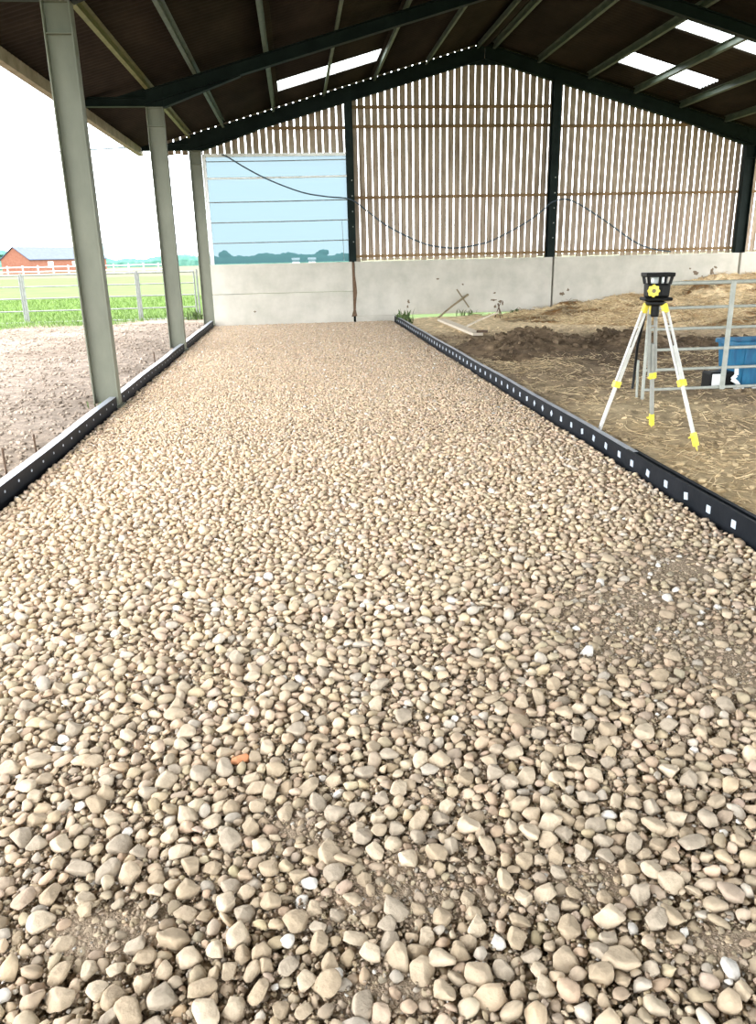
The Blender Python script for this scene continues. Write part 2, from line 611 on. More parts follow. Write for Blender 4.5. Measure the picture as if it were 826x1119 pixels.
def panel(x0, x1, z0, z1, label, y=YW):
    mb = MB()
    mb.box((x0, y, z0), (x1, y + 0.14, z1))
    if z0 == 0.135:
        mb.box((x0, y + 0.002, -0.03), (2.56, y + 0.138, z0))
    o = mb.build('wall_back', 'concrete', loc=((x0 + x1) / 2, y, z0), bevel=0.012)
    return struct(o, label, 'wall panel')


panel(-2.08, 1.455, -0.03, 0.755, 'lower concrete panel under the blue sheet')
panel(-2.08, 1.455, 0.763, 1.475, 'upper concrete panel directly under the blue sheet')
panel(1.52, 6.655, 0.135, 1.475, 'wide concrete panel with a daylight gap at its foot')
panel(6.70, 11.72, -0.05, 1.475, 'concrete panel behind the straw heap')
panel(11.78, 14.5, -0.05, 1.475, 'concrete panel beyond the right corner column')

# dirt splashes stuck to the wall
mat('dirt_splash', (0.13, 0.095, 0.065), (0.20, 0.15, 0.105), rough=0.95, scale=30, bump=0.5, bscale=80)
mat('rust_dirt', (0.10, 0.06, 0.035), (0.17, 0.11, 0.07), rough=0.95, scale=20, bump=0.5, bscale=60)


def splash(pts, label, m='dirt_splash'):
    mb = MB()
    for (x, z, r, sx, sz) in pts:
        n = 14
        vs = [(x, YW - 0.012, z)]
        for k in range(n):
            rr = r * 0.75 * random.uniform(0.45, 1.2)
            a = 2 * math.pi * k / n
            vs.append((x + rr * sx * math.cos(a), YW - 0.0005, z + rr * sz * math.sin(a)))
        mb.add(vs, [(0, 1 + k, 1 + (k + 1) % n) for k in range(n)], 0, True)
    tag(mb.build('mud_splash', m, loc=(pts[0][0], YW, pts[0][1])), label, 'mud splash')


splash([(2.88, 0.46, 0.07, .8, 1.4), (2.86, 0.33, 0.05, .8, 1.2)], 'dark mud mark on the concrete at the far end of the right edging')
splash([(5.14, 0.62, 0.05, 1.3, .7), (5.12, 0.44, 0.08, 1.5, .5), (5.30, 0.40, 0.07, 1.2, .7), (5.36, 0.34, 0.06, .7, 1.6), (5.17, .28, .05, 1, 1.4)], 'brown mud splashes on the concrete above the thin pole')
splash([(10.55, 1.0, 0.10, 1.2, 1), (10.4, 1.1, 0.04, 1, 1), (10.75, .9, .04, 1, 1.5)], 'mud mark high on the concrete left of the corner column', )
splash([(11.0, 1.0, 0.11, .9, 1.2), (11.1, 1.12, 0.05, 1.4, 1)], 'dark mud mark on the concrete nearest the corner column')
splash([(3.65, 1.0, 0.05, 1.3, .6), (4.3, .85, .035, 1, 1)], 'faint small mud spots in the middle of the wide concrete panel')
splash([(6.95, .55, 0.09, 1, .8), (7.1, .65, .05, 1, 1)], 'mud marks on the concrete beside the slatted bay post')
splash([(-1.05, .32, 0.04, 1.3, .8)], 'small mud spot low on the concrete under the blue sheet')
mb = MB()
prof = [(1.455, 1.46), (1.50, 1.46), (1.515, 1.15), (1.545, 0.95), (1.56, 0.72), (1.53, 0.5), (1.51, 0.3), (1.55, 0.14), (1.40, 0.12), (1.455, 0.3)]
vs = [(x, YW - 0.006, z) for x, z in prof] + [(x, YW + 0.1, z) for x, z in prof]
n = len(prof)
mb.add(vs, [tuple(range(n))] + [tuple(range(n, 2 * n))[::-1]] + [(i, (i + 1) % n, n + (i + 1) % n, n + i) for i in range(n)])
tag(mb.build('rusty_joint', 'rust_dirt', loc=(1.5, YW, 0.2)), 'rusty brown filled joint between the concrete panels below the post', 'joint')


# ------------------------------------------------------------------ slatted timber cladding
def cladding(x0, x1, zb, rails, label):
    t = thing('slatted_cladding', ((x0 + x1) / 2, YG + 0.14, zb), label, 'cladding', 'slatted gable bays')
    mb = MB()
    pitch, bw = 0.172, 0.140
    k0 = math.ceil((x0 - RX) / pitch)
    x = RX + k0 * pitch
    while x < x1 - 1e-6:
        xa, xb = x + random.uniform(-.006, .006), x + bw + random.uniform(-.006, .006)
        yy = YG + 0.14 + random.uniform(0, 0.004)
        za, zbm = zr(xa) - 0.005, zb - random.uniform(0, 0.03)
        vs = [(xa, yy, zbm), (xb, yy, zbm), (xb, yy, zr(xb) - 0.005), (xa, yy, za),
              (xa, yy + 0.022, zbm), (xb, yy + 0.022, zbm), (xb, yy + 0.022, zr(xb) - 0.005), (xa, yy + 0.022, za)]
        mb.add(vs, [(0, 1, 2, 3), (7, 6, 5, 4), (0, 4, 5, 1), (1, 5, 6, 2), (2, 6, 7, 3), (3, 7, 4, 0)])
        x += pitch
    mb.build('board_panel', 'timber', t)
    xa, xb = max(x0, RX), x1
    if xb > xa:
        v = MB()
        yy = YG + 0.175
        vs = [(xa, yy, zr(xa) - 0.17), (xb, yy, zr(xb) - 0.17), (xb, yy, zr(xb) - 0.006), (xa, yy, zr(xa) - 0.006)]
        vs += [(a, yy + 0.02, b) for a, _, b in vs]
        v.add(vs, [(0, 1, 2, 3), (7, 6, 5, 4), (0, 4, 5, 1), (1, 5, 6, 2), (2, 6, 7, 3), (3, 7, 4, 0)])
        v.build('daylight_blocker', 'timber_rail', t)  # added strip behind the slats, blocks daylight dots above the right rafters
    for z in rails:
        xa, xb = x0, x1
        # keep the rail under the roof
        while zr(xa) - 0.4 < z and xa < xb:
            xa += 0.05
        while zr(xb) - 0.4 < z and xb > xa:
            xb -= 0.05
        r = MB()
        r.box((xa, YG + 0.085, z - 0.035), (xb, YG + 0.139, z + 0.035))
        r.build('rail', 'timber_rail', t)
    return t


cladding(-3.40, 1.50, 4.05, (4.60,), 'short slatted timber boarding above the blue sheet')
cladding(1.50, 6.66, 1.50, (1.60, 3.0, 4.62, 5.05), 'tall slatted timber boarding under the roof ridge')
cladding(6.66, 11.84, 1.50, (1.60, 3.0, 4.60), 'slatted timber boarding in the right-hand gable bay')
# bluish slats seen beyond the corner column
cladding(11.84, 12.9, 1.5, (3.0,), 'narrow slatted boarding beyond the right corner column')

# ------------------------------------------------------------------ blue windbreak sheet
t = thing('windbreak_sheet', (-0.35, YG, 1.48), 'pale blue see-through plastic sheet in the left gable bay', 'window sheet')
mb = MB()
nx, nz = 14, 10
vs = []
for j in range(nz + 1):
    for i in range(nx + 1):
        vs.append((-2.02 + 3.42 * i / nx, YG + 0.02 + 0.006 * math.sin(i * 1.3 + j), 1.49 + 2.50 * j / nz))
mb.add(vs, [(j * (nx + 1) + i, j * (nx + 1) + i + 1, (j + 1) * (nx + 1) + i + 1, (j + 1) * (nx + 1) + i) for j in range(nz) for i in range(nx)], 0, True)
mb.build('sheet', 'blue_sheet', t)
mb = MB()
mb.box((-2.085, YG - 0.04, 1.48), (-2.0, YG + 0.03, 4.03))
mb.box((-2.0, YG - 0.04, 3.96), (1.39, YG + 0.03, 4.03))
fr = mb.build('white_frame', 'white_paint', t)
fr['label'] = 'white frame'
for z, r, m in ((3.85, 0.011, 'galv_grey'), (3.475, 0.024, 'white_paint'), (2.93, 0.013, 'galv_grey'), (2.46, 0.013, 'galv_grey'), (1.98, 0.012, 'galv_grey')):
    mb = MB()
    mb.tube([(-2.0, YG - 0.05, z), (-0.4, YG - 0.05, z + 0.004), (1.4, YG - 0.05, z + 0.02)], r, 8)
    mb.build('wire_rail', m, t)
mb = MB()
mb.tube([(1.27, YG - .02, 1.5), (1.25, YG - .02, 2.45)], 0.007, 6)
mb.build('edge_cord', 'galv_grey', t)

# ------------------------------------------------------------------ hanging cable
pts = [(-1.60, 4.0), (-1.44, 3.93), (-1.02, 3.68), (-0.48, 3.41), (0.28, 3.13), (0.9, 3.02), (1.47, 2.95), (1.9, 2.66), (2.42, 2.29), (3.24, 1.9), (3.75, 1.78), (4.18, 1.75), (4.65, 1.81), (5.13, 1.93), (5.96, 2.33), (6.4, 2.63), (6.66, 2.82), (7.13, 2.84), (8.01, 2.36), (8.79, 1.86), (9.3, 1.64), (9.9, 1.54)]
mb = MB()
P3 = []
for i in range(len(pts) - 1):
    for s in range(4):
        u = s / 4
        p0, p1, p2, p3 = pts[max(i - 1, 0)], pts[i], pts[i + 1], pts[min(i + 2, len(pts) - 1)]
        q = [0.5 * (2 * p1[k] + (p2[k] - p0[k]) * u + (2 * p0[k] - 5 * p1[k] + 4 * p2[k] - p3[k]) * u * u + (3 * p1[k] - p0[k] - 3 * p2[k] + p3[k]) * u ** 3) for k in (0, 1)]
        P3.append((q[0], YG - 0.118, q[1]))
P3.append((pts[-1][0], YG - 0.118, pts[-1][1]))
mb.tube(P3, 0.018, 6)
tag(mb.build('hanging_cable', 'cable_black', loc=(1.47, YG - .118, 2.95)), 'dark blue cable sagging across the blue sheet and the slatted boards', 'cable')

# ------------------------------------------------------------------ black edging boards
YMARK = [4.12 + 0.289 * k for k in range(-8, 56)]


def edging(x, side, y0, y1, label, top_m, z0=-0.06, z1=0.13, tw=0.06, marks='square', lean=0.0):
    """side +1: thickness goes to +x (right board, face towards the gravel at x)"""
    xb = x + side * tw
    lo, hi = min(x, xb), max(x, xb)
    t = thing('edging_board', ((lo + hi) / 2, y0, 0), label, 'edging board', 'black edging boards')
    mb = MB()
    n = max(2, int((y1 - y0) / 0.5))
    for i in range(n):
        ya, yb = y0 + (y1 - y0) * i / n, y0 + (y1 - y0) * (i + 1) / n
        wa, wb = 0.006 * math.sin(ya * 2.1), 0.006 * math.sin(yb * 2.1)
        vs = [(lo + wa, ya, z0), (hi + wa, ya, z0), (hi + wb, yb, z0), (lo + wb, yb, z0), (lo + wa, ya, z1), (hi + wa, ya, z1), (hi + wb, yb, z1), (lo + wb, yb, z1)]
        fs = [(0, 3, 2, 1), (1, 2, 6, 5), (3, 0, 4, 7)]
        mb.add(vs, fs, 0)
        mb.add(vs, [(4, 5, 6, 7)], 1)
        if i == 0:
            mb.add(vs, [(0, 1, 5, 4)], 0)
        if i == n - 1:
            mb.add(vs, [(2, 3, 7, 6)], 0)
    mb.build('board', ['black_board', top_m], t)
    mb = MB()
    cnt = 0
    for ym in YMARK:
        if y0 + 0.05 < ym < y1 - 0.05:
            s = 0.026 if marks == 'square' else 0.009
            f = x + 0.006 * math.sin(ym * 2.1) - side * 0.004
            fb = f + side * 0.01
            zc = 0.057 if marks == 'square' else 0.07
            a0 = random.choice((0, 0, 0.2, math.pi / 4, -0.2)) if marks == 'square' else 0
            vs = []
            for xx in (f, fb):
                for k in range(4):
                    a = a0 + math.pi / 4 + k * math.pi / 2
                    vs.append((xx, ym + s * 1.3 * math.cos(a), zc + s * 1.3 * math.sin(a)))
            mb.add(vs, [(0, 1, 2, 3), (7, 6, 5, 4), (0, 4, 5, 1), (1, 5, 6, 2), (2, 6, 7, 3), (3, 7, 4, 0)])
            cnt += 1
    if cnt:
        o = mb.build('mark_pattern', 'mark_white', t)
        o['label'] = 'pale square marks'
    return t


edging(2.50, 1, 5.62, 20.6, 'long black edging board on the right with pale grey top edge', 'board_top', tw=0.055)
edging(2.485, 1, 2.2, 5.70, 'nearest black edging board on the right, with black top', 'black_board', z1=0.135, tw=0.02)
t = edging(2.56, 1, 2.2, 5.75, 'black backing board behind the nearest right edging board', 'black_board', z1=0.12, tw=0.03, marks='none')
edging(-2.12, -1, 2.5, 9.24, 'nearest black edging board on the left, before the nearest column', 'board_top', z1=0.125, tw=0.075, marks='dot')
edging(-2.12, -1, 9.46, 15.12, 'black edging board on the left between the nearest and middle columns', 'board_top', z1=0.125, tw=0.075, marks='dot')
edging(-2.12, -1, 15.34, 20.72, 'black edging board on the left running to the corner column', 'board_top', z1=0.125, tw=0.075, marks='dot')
for y, h, lb in ((6.0, 0.24, 'thin iron pin standing behind the left edging, nearer one'), (6.72, 0.19, 'thin iron pin behind the left edging, further one'),
                 (12.7, 0.2, 'thin iron pin behind the left edging between two columns')):
    mb = MB()
    mb.tube([(-2.255, y, -0.05), (-2.255, y + .004, 0.05 + h)], 0.009, 8)
    tag(mb.build('iron_pin', 'rust_iron', loc=(-2.255, y, 0)), lb, 'iron pin')

# ------------------------------------------------------------------ ground surfaces
def hfield(name, x0, x1, y0, y1, step, zf, cf, material, loc=(0, 0, 0), keep=None):
    nx, ny = int((x1 - x0) / step) + 1, int((y1 - y0) / step) + 1
    X, Y = np.meshgrid(np.linspace(x0, x1, nx), np.linspace(y0, y1, ny))
    Z = zf(X, Y)
    V = np.stack([X.ravel(), Y.ravel(), Z.ravel()], 1)
    i = np.arange(nx * ny).reshape(ny, nx)
    F = np.stack([i[:-1, :-1].ravel(), i[:-1, 1:].ravel(), i[1:, 1:].ravel(), i[1:, :-1].ravel()], 1)
    if keep is not None:
        k = keep(X, Y).ravel()
        F = F[k[F].any(1)]
        used = np.unique(F)
        mp = np.full(len(V), -1)
        mp[used] = np.arange(len(used))
        V, F = V[used], mp[F]
    return mesh_np(name, V, F, material, cf(V[:, 0], V[:, 1]), True, loc)


def mixc(a, b, t):
    t = np.clip(t, 0, 1)[:, None]
    return np.asarray(a)[None, :] * (1 - t) + (np.asarray(b)[None, :] if np.asarray(b).ndim == 1 else b) * t


def mixcc(A, b, t):
    t = np.clip(t, 0, 1)[:, None]
    return A * (1 - t) + np.asarray(b)[None, :] * t


def sstep(a, b, x):
    t = np.clip((x - a) / (b - a), 0, 1)
    return t * t * (3 - 2 * t)


# patches where fines fill the gaps and bigger stones are few
PATCH = [(1.45, 3.1, 0.45, 0.55), (1.75, 2.65, 0.35, 0.3), (0.25, 1.66, 0.28, 0.14), (-0.05, 1.93, 0.14, 0.10), (0.72, 1.62, 0.16, 0.12),
         (-0.55, 1.62, 0.2, 0.1), (0.10, 1.36, 0.15, 0.07), (1.9, 3.7, 0.3, 0.3), (0.95, 1.38, 0.14, 0.08)]


def patch(x, y):
    s = np.zeros_like(x)
    for cx, cy, rx, ry in PATCH:
        s = np.maximum(s, np.exp(-((x - cx) / rx) ** 2 - ((y - cy) / ry) ** 2))
    return s


# gravel bed base
o = hfield('floor', -2.2, 2.54, -3.0, 20.9, 0.05, lambda x, y: -0.035 + 0.02 * fbm(x * 3, y * 3, 3) + 0.034 * np.clip(patch(x, y) * 1.6, 0, 1), lambda x, y: np.full((len(x), 3), 0.3), 'grit')
struct(o, 'brown grit under the gravel bed', 'gravel bed')


def right_z(x, y):
    z = 0.055 + 0.11 * fbm(x * 0.8, y * 0.8, 5) + 0.10 * fbm(x * 3.5, y * 3.5, 6, 4)
    z = z * sstep(2.5, 3.1, x) + 0.05 * (1 - sstep(2.5, 3.1, x))
    return z


def right_c(x, y):
    c = mixc((0.36, 0.27, 0.175), (0.58, 0.455, 0.28), 0.5 + 2.2 * fbm(x * 1.1, y * 1.1, 9))
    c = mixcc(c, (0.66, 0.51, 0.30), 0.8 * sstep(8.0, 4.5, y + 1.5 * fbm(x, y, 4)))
    d = np.exp(-((x - 4.8) / 2.6) ** 2 - ((y - 12.6) / 3.2) ** 2)
    d2 = np.exp(-((x - 7.5) / 3.0) ** 2 - ((y - 11.5) / 2.6) ** 2)
    c = mixcc(c, (0.15, 0.108, 0.07), 1.05 * np.maximum(d, 0.8 * d2) + 0.8 * fbm(x * 2, y * 2, 12))
    c = mixcc(c, (0.66, 0.52, 0.33), sstep(15.2, 17.0, y + 1.2 * fbm(x, y, 14)))
    return c


o = hfield('ground', 2.56, 16.0, -3.0, 20.72, 0.06, right_z, right_c, 'soil')
struct(o, 'bare straw-strewn earth to the right of the gravel bed', 'earth ground')


def left_z(x, y):
    z = 0.045 + 0.07 * fbm(x * 0.7, y * 0.7, 21) + 0.05 * fbm(x * 4, y * 4, 22)
    return z


def left_c(x, y):
    c = mixc((0.185, 0.148, 0.116), (0.285, 0.235, 0.19), 0.5 + 2.2 * fbm(x * 0.9, y * 0.9, 23))
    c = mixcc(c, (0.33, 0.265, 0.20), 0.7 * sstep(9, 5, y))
    c = mixcc(c, (0.09, 0.14, 0.045), sstep(20.5, 22.0, y + 2.5 * fbm(x * 1.2, y * 1.2, 24) - 0.35 * (x + 8)))
    return c


o = hfield('ground', -16.0, -2.23, -3.0, 24.2, 0.07, left_z, left_c, 'soil')
struct(o, 'bare stony earth yard outside the open left side', 'earth ground')

mb = MB()
mb.box((-500, -60, -0.4), (500, 96, -0.06))
struct(mb.build('field', 'grass_field', loc=(0, 0, -0.06)), 'bright green grass field beyond the metal gates', 'field')
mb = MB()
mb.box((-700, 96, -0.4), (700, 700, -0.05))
struct(mb.build('field', 'hazed_field', loc=(0, 200, -0.05)), 'distant grass field with its colour paled for haze', 'field')


# ------------------------------------------------------------------ rocks
def ico(sub):
    bm = bmesh.new()
    bmesh.ops.create_icosphere(bm, subdivisions=sub, radius=1)
    V = np.array([v.co[:] for v in bm.verts])
    F = np.array([[v.index for v in f.verts] for f in bm.faces])
    bm.free()
    return V, F


def rock_shape(seed, sub, planes=15, dmin=0.5):
    r = np.random.default_rng(seed)
    V, F = ico(sub)
    V = V.copy()
    for _ in range(planes):
        n = r.normal(size=3)
        n /= np.linalg.norm(n)
        d = r.uniform(dmin, 0.9)
        h = V @ n - d
        V -= np.outer(np.maximum(h, 0) * 0.97, n)
    V *= 1 + 0.05 * np.sin(V @ r.normal(size=3) * 3 + r.uniform(0, 6))[:, None]
    V *= np.array([r.uniform(1.0, 1.35), r.uniform(0.78, 1.0), r.uniform(0.5, 0.72)])
    return V, F


NV = 22
SHAPES = {s: [rock_shape(100 + k, s) for k in range(NV)] for s in (1, 2, 3)}


def rocks(name, P, R, sub, colors, material, tilt=0.35, loc=(0, 0, 0)):
    """all stones of one layer as a single stuff mesh"""
    N = len(P)
    var = rng.integers(0, NV, N)
    az = rng.uniform(0, 2 * np.pi, N)
    tx, ty = rng.normal(0, tilt, N), rng.normal(0, tilt, N)
    Vs, Fs, Cs, off = [], [], [], 0
    for k in range(NV):
        idx = np.where(var == k)[0]
        if not len(idx):
            continue
        V, F = SHAPES[sub][k]
        n = len(V)
        v = V[None] * R[idx][:, None, None]
        cx, sx = np.cos(tx[idx])[:, None], np.sin(tx[idx])[:, None]
        y, z = v[..., 1] * cx - v[..., 2] * sx, v[..., 1] * sx + v[..., 2] * cx
        x = v[..., 0]
        cy, sy = np.cos(ty[idx])[:, None], np.sin(ty[idx])[:, None]
        x, z = x * cy + z * sy, -x * sy + z * cy
        ca, sa = np.cos(az[idx])[:, None], np.sin(az[idx])[:, None]
        x, y = x * ca - y * sa, x * sa + y * ca
        v = np.stack([x, y, z], -1) + P[idx][:, None, :]
        Vs.append(v.reshape(-1, 3))
        Fs.append((F[None] + (off + np.arange(len(idx)) * n)[:, None, None]).reshape(-1, 3))
        Cs.append(np.repeat(colors[idx], n, 0))
        off += n * len(idx)
    return mesh_np(name, np.concatenate(Vs), np.concatenate(Fs), material, np.concatenate(Cs), True, loc)


def stone_colors(n, falloff_y=None):
    base = np.array([0.475, 0.378, 0.265])
    c = base[None] * rng.uniform(0.78, 1.2, n)[:, None]
    c *= 1 + rng.normal(0, 0.04, (n, 3)) * np.array([0.6, 0.3, 1.0])
    t = rng.random(n)
    wh = t < (0.02 if falloff_y is None else np.where(falloff_y > 4, 0.006, 0.022))
    c[wh] = np.array([0.74, 0.70, 0.63]) * rng.uniform(0.85, 1.1, (wh.sum(), 1))
    gy = (t > 0.035) & (t < 0.11)
    c[gy] = np.array([0.48, 0.42, 0.34]) * rng.uniform(0.8, 1.2, (gy.sum(), 1))
    br = (t > 0.15) & (t < 0.21)
    c[br] = np.array([0.50, 0.37, 0.26]) * rng.uniform(0.8, 1.15, (br.sum(), 1))
    if falloff_y is not None:
        k = np.interp(falloff_y, [1, 3, 5, 9, 12, 16, 20.7], [1, 1.10, 1.33, 1.42, 1.30, 1.10, 1.0])  # light falloff along the bed, painted into the stone colour
        p = sstep(3, 8, falloff_y)[:, None]
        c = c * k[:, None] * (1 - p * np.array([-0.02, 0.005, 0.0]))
    return np.clip(c, 0.02, 0.88)


def in_view(x, y, m=0.75):
    # wedge seen from the camera on the gravel bed
    return (y > 1.0) & (np.abs(x - 0.095 * y) < 0.56 * y + 0.42 + m)


# near bed: dart throwing with falling sizes
XA, XB = -2.09, 2.47
near = []
cell = 0.05
grid = {}


def try_add(x, y, r, over):
    ci, cj = int(x / cell + 1000), int(y / cell + 1000)
    for i in range(ci - 2, ci + 3):
        for j in range(cj - 2, cj + 3):
            for (px, py, pr) in grid.get((i, j), ()):
                d = (r + pr) * over
                if (px - x) ** 2 + (py - y) ** 2 < d * d:
                    return False
    grid.setdefault((ci, cj), []).append((x, y, r))
    near.append((x, y, r))
    return True


# the stones one can single out in the photograph: x, y, radius, tone, label
SPECIAL = [
    (-0.27, 2.28, 0.030, 'orange_stone', 'orange stone, the only one in the gravel'),
    (-0.41, 2.02, 0.040, 'pale', 'large pale stone left of centre in the nearer gravel'),
    (0.59, 1.94, 0.037, 'buff', 'large buff stone right of centre in the nearer gravel'),
    (0.16, 1.93, 0.032, 'pale', 'pale stone nearly in the middle of the nearer gravel'),
    (0.28, 1.90, 0.036, 'buff', 'buff stone just right of the pale stone in the middle of the nearer gravel'),
    (0.41, 1.46, 0.020, 'white_stone', 'small bright white stone near the lower edge'),
    (0.68, 1.37, 0.037, 'buff', 'large buff stone close to the lower right corner of the gravel'),
    (-0.04, 1.71, 0.026, 'white_stone', 'chalky white stone beside the bare gritty patch left of centre'),
    (0.84, 2.18, 0.034, 'buff', 'buff stone right of and behind the large buff stone right of centre'),
    (0.21, 1.40, 0.037, 'buff', 'large buff stone near the bottom edge, left of the small white stone'),
    (0.34, 1.37, 0.037, 'buff', 'large buff stone just in front of the small white stone'),
    (0.55, 1.39, 0.037, 'buff', 'large buff stone right of and in front of the small white stone'),
    (-0.62, 1.42, 0.037, 'buff', 'large buff stone near the lower left corner of the gravel'),
]
for x, y, r, *_ in SPECIAL:
    try_add(x, y, r, 0.8)
ynear = 7.0
for r0, r1, tries in ((0.034, 0.042, 2100), (0.026, 0.034, 12000), (0.020, 0.027, 56000), (0.014, 0.020, 92000), (0.009, 0.013, 76000)):
    for _ in range(tries):
        y = 1.0 + (ynear - 1.0) * random.random() ** 1.0
        if r1 < 0.0135 and y > 4.2:
            continue
        x = random.uniform(XA + 0.02, XB - 0.02)
        if abs(x - 0.095 * y) > 0.56 * y + 1.1:
            continue
        r = random.uniform(r0, r1)
        if r > 0.021 and float(patch(np.array([x]), np.array([y]))[0]) > random.uniform(0.25, 0.9):
            continue
        try_add(x, y, r, 0.70)
near = np.array(near)
ns = len(SPECIAL)
rest = near[ns:]
# the 300 that show largest become stones of their own
vis = np.where(in_view(rest[:, 0], rest[:, 1], -0.46) & (rest[:, 1] > 1.32), rest[:, 2] / (rest[:, 1] + 0.8), 0)
order = np.argsort(-vis)
nind = 300 - ns
ind, stuff = rest[order[:nind]], rest[order[nind:]]
STM = []
for k in range(NV):
    V, F = SHAPES[3][k]
    me = None
    for tone in range(4):
        col = [(0.445, 0.356, 0.25), (0.53, 0.435, 0.315), (0.40, 0.315, 0.215), (0.39, 0.325, 0.245)][tone]
        o = mesh_np('stone', V, F, 'stone_single', np.tile(np.array(col), (len(V), 1)), True)
        STM.append((tone, o.data))
        bpy.data.objects.remove(o)


def put_stone(x, y, r, label, tone=None, mname=None, group='gravel stones nearest the camera'):
    cand = [m for t, m in STM if tone is None or t == tone]
    me = random.choice(cand)
    if mname:
        me = me.copy()
        me.materials.clear()
        me.materials.append(MATS[mname])
    o = bpy.data.objects.new('stone', me)
    COL.objects.link(o)
    o.location = (x, y, -0.006 + 0.28 * r + random.uniform(-0.004, 0.006))
    o.scale = (r, r, r)
    o.rotation_euler = (random.gauss(0, 0.25), random.gauss(0, 0.25), random.uniform(0, 6.28))
    tag(o, label, 'stone', group)
    return o


for x, y, r, tone, lb in SPECIAL:
    if tone in ('orange_stone', 'white_stone'):
        put_stone(x, y, r * 1.1, lb, None, tone)
    else:
        put_stone(x, y, r * 1.1, lb, 1 if tone == 'pale' else 0)
for x, y, r in ind:
    put_stone(x, y, r, 'plain buff gravel stone lying loose among others in the nearest part of the bed')

GR = []
P = np.column_stack([stuff[:, 0], stuff[:, 1], -0.008 + 0.25 * stuff[:, 2] + rng.uniform(-0.008, 0.008, len(stuff))])
pm = patch(P[:, 0], P[:, 1])
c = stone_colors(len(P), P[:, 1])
c = c * (1 - 0.22 * np.clip(pm * 1.5, 0, 1)[:, None])
m = stuff[:, 1] < 4.0
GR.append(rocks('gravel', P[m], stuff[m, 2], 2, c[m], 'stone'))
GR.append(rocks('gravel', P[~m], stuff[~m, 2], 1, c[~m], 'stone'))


def jitter(x0, x1, y0, y1, s):
    nx, ny = int((x1 - x0) / s), int((y1 - y0) / (s * 0.87))
    X, Y = np.meshgrid(np.arange(nx), np.arange(ny))
    x = x0 + (X + 0.5 * (Y & 1)) * s + rng.normal(0, s * 0.2, X.shape)
    y = y0 + Y * s * 0.87 + rng.normal(0, s * 0.2, X.shape)
    x, y = x.ravel(), y.ravel()
    k = (x > x0) & (x < x1) & (y > y0) & (y < y1)
    return x[k], y[k]


# under layer that shows in the gaps
x, y = jitter(XA, XB, 0.9, 7.0, 0.030)
k = in_view(x, y)
x, y = x[k], y[k]
P = np.column_stack([x, y, rng.uniform(-0.026, -0.016, len(x))])
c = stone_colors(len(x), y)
m = y < 3.6
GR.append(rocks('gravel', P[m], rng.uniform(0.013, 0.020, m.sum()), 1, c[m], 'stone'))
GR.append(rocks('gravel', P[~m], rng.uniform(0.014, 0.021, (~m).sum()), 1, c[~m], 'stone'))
# fines in the dirty patches
n = 110000
x, y = rng.uniform(-1.6, 2.4, n), rng.uniform(1.0, 4.2, n)
k = in_view(x, y) & (patch(x, y) > rng.uniform(0.12, 0.7, n))
x, y = x[k], y[k]
P = np.column_stack([x, y, rng.uniform(-0.012, 0.004, len(x))])
GR.append(rocks('gravel', P, rng.uniform(0.003, 0.009, len(x)), 1, stone_colors(len(x)) * 0.72, 'stone'))
n = 60000
x, y = rng.uniform(-1.6, 1.9, n), rng.uniform(1.0, 3.2, n)
k = in_view(x, y)
x, y = x[k], y[k]
P = np.column_stack([x, y, rng.uniform(-0.018, -0.002, len(x))])
GR.append(rocks('gravel', P, rng.uniform(0.004, 0.010, len(x)), 1, stone_colors(len(x)) * 0.85, 'stone'))
# middle and far bed
x, y = jitter(XA, XB, 7.0, 12.5, 0.036)
P = np.column_stack([x, y, rng.uniform(-0.016, 0.002, len(x))])
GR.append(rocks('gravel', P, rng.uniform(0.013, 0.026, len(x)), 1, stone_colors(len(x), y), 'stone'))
x, y = jitter(XA, XB, 12.5, 20.7, 0.042)
P = np.column_stack([x, y, rng.uniform(-0.018, 0.0, len(x))])
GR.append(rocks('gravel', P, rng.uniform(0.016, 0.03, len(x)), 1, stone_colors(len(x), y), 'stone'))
# one stuff object
for g in GR[1:]:
    pass
tot = []
dep = bpy.context.evaluated_depsgraph_get
Vs, Fs, Cs, off = [], [], [], 0
for g in GR:
    me = g.data
    nv, nf = len(me.vertices), len(me.polygons)
    v = np.empty(nv * 3, np.float32)
    me.vertices.foreach_get('co', v)
    f = np.empty(nf * 3, np.int32)
    me.loops.foreach_get('vertex_index', f)
    cc = np.empty(nv * 4, np.float32)
    me.color_attributes['Col'].data.foreach_get('color', cc)
    Vs.append(v.reshape(-1, 3))
    Fs.append(f.reshape(-1, 3) + off)
    Cs.append(cc.reshape(-1, 4)[:, :3])
    off += nv
    bpy.data.objects.remove(g)
    bpy.data.meshes.remove(me)
g = mesh_np('gravel', np.concatenate(Vs), np.concatenate(Fs), 'stone', np.concatenate(Cs), True)
tag(g, 'buff crushed stone gravel filling the bed between the black edgings', 'gravel', kind='stuff')


# ------------------------------------------------------------------ clods and pebbles on the bare earth
def clods(name, x0, x1, y0, y1, n, zf, cf, r0, r1, label, dens=None):
    x, y = rng.uniform(x0, x1, n), y0 + (y1 - y0) * rng.random(n) ** 1.3
    if dens is not None:
        k = dens(x, y) > rng.random(n)
        x, y = x[k], y[k]
    r = r0 + (r1 - r0) * rng.random(len(x)) ** 2.5
    P = np.column_stack([x, y, zf(x, y) + r * 0.15])
    c = cf(x, y) * rng.uniform(0.7, 1.25, (len(x), 1))
    o = rocks(name, P, r, 1, np.clip(c, 0.01, 0.8), 'soil')
    tag(o, label, 'clods', kind='stuff')
    return o


clods('clods', 2.62, 9.0, 3.0, 17.0, 9000, right_z, right_c, 0.008, 0.045, 'small earth clods and stones on the bare ground right of the bed')
clods('pebbles', -9.0, -2.3, 4.5, 21.5, 20000, left_z, lambda x, y: left_c(x, y) * 1.5, 0.008, 0.04, 'small stones scattered over the earth yard on the left')


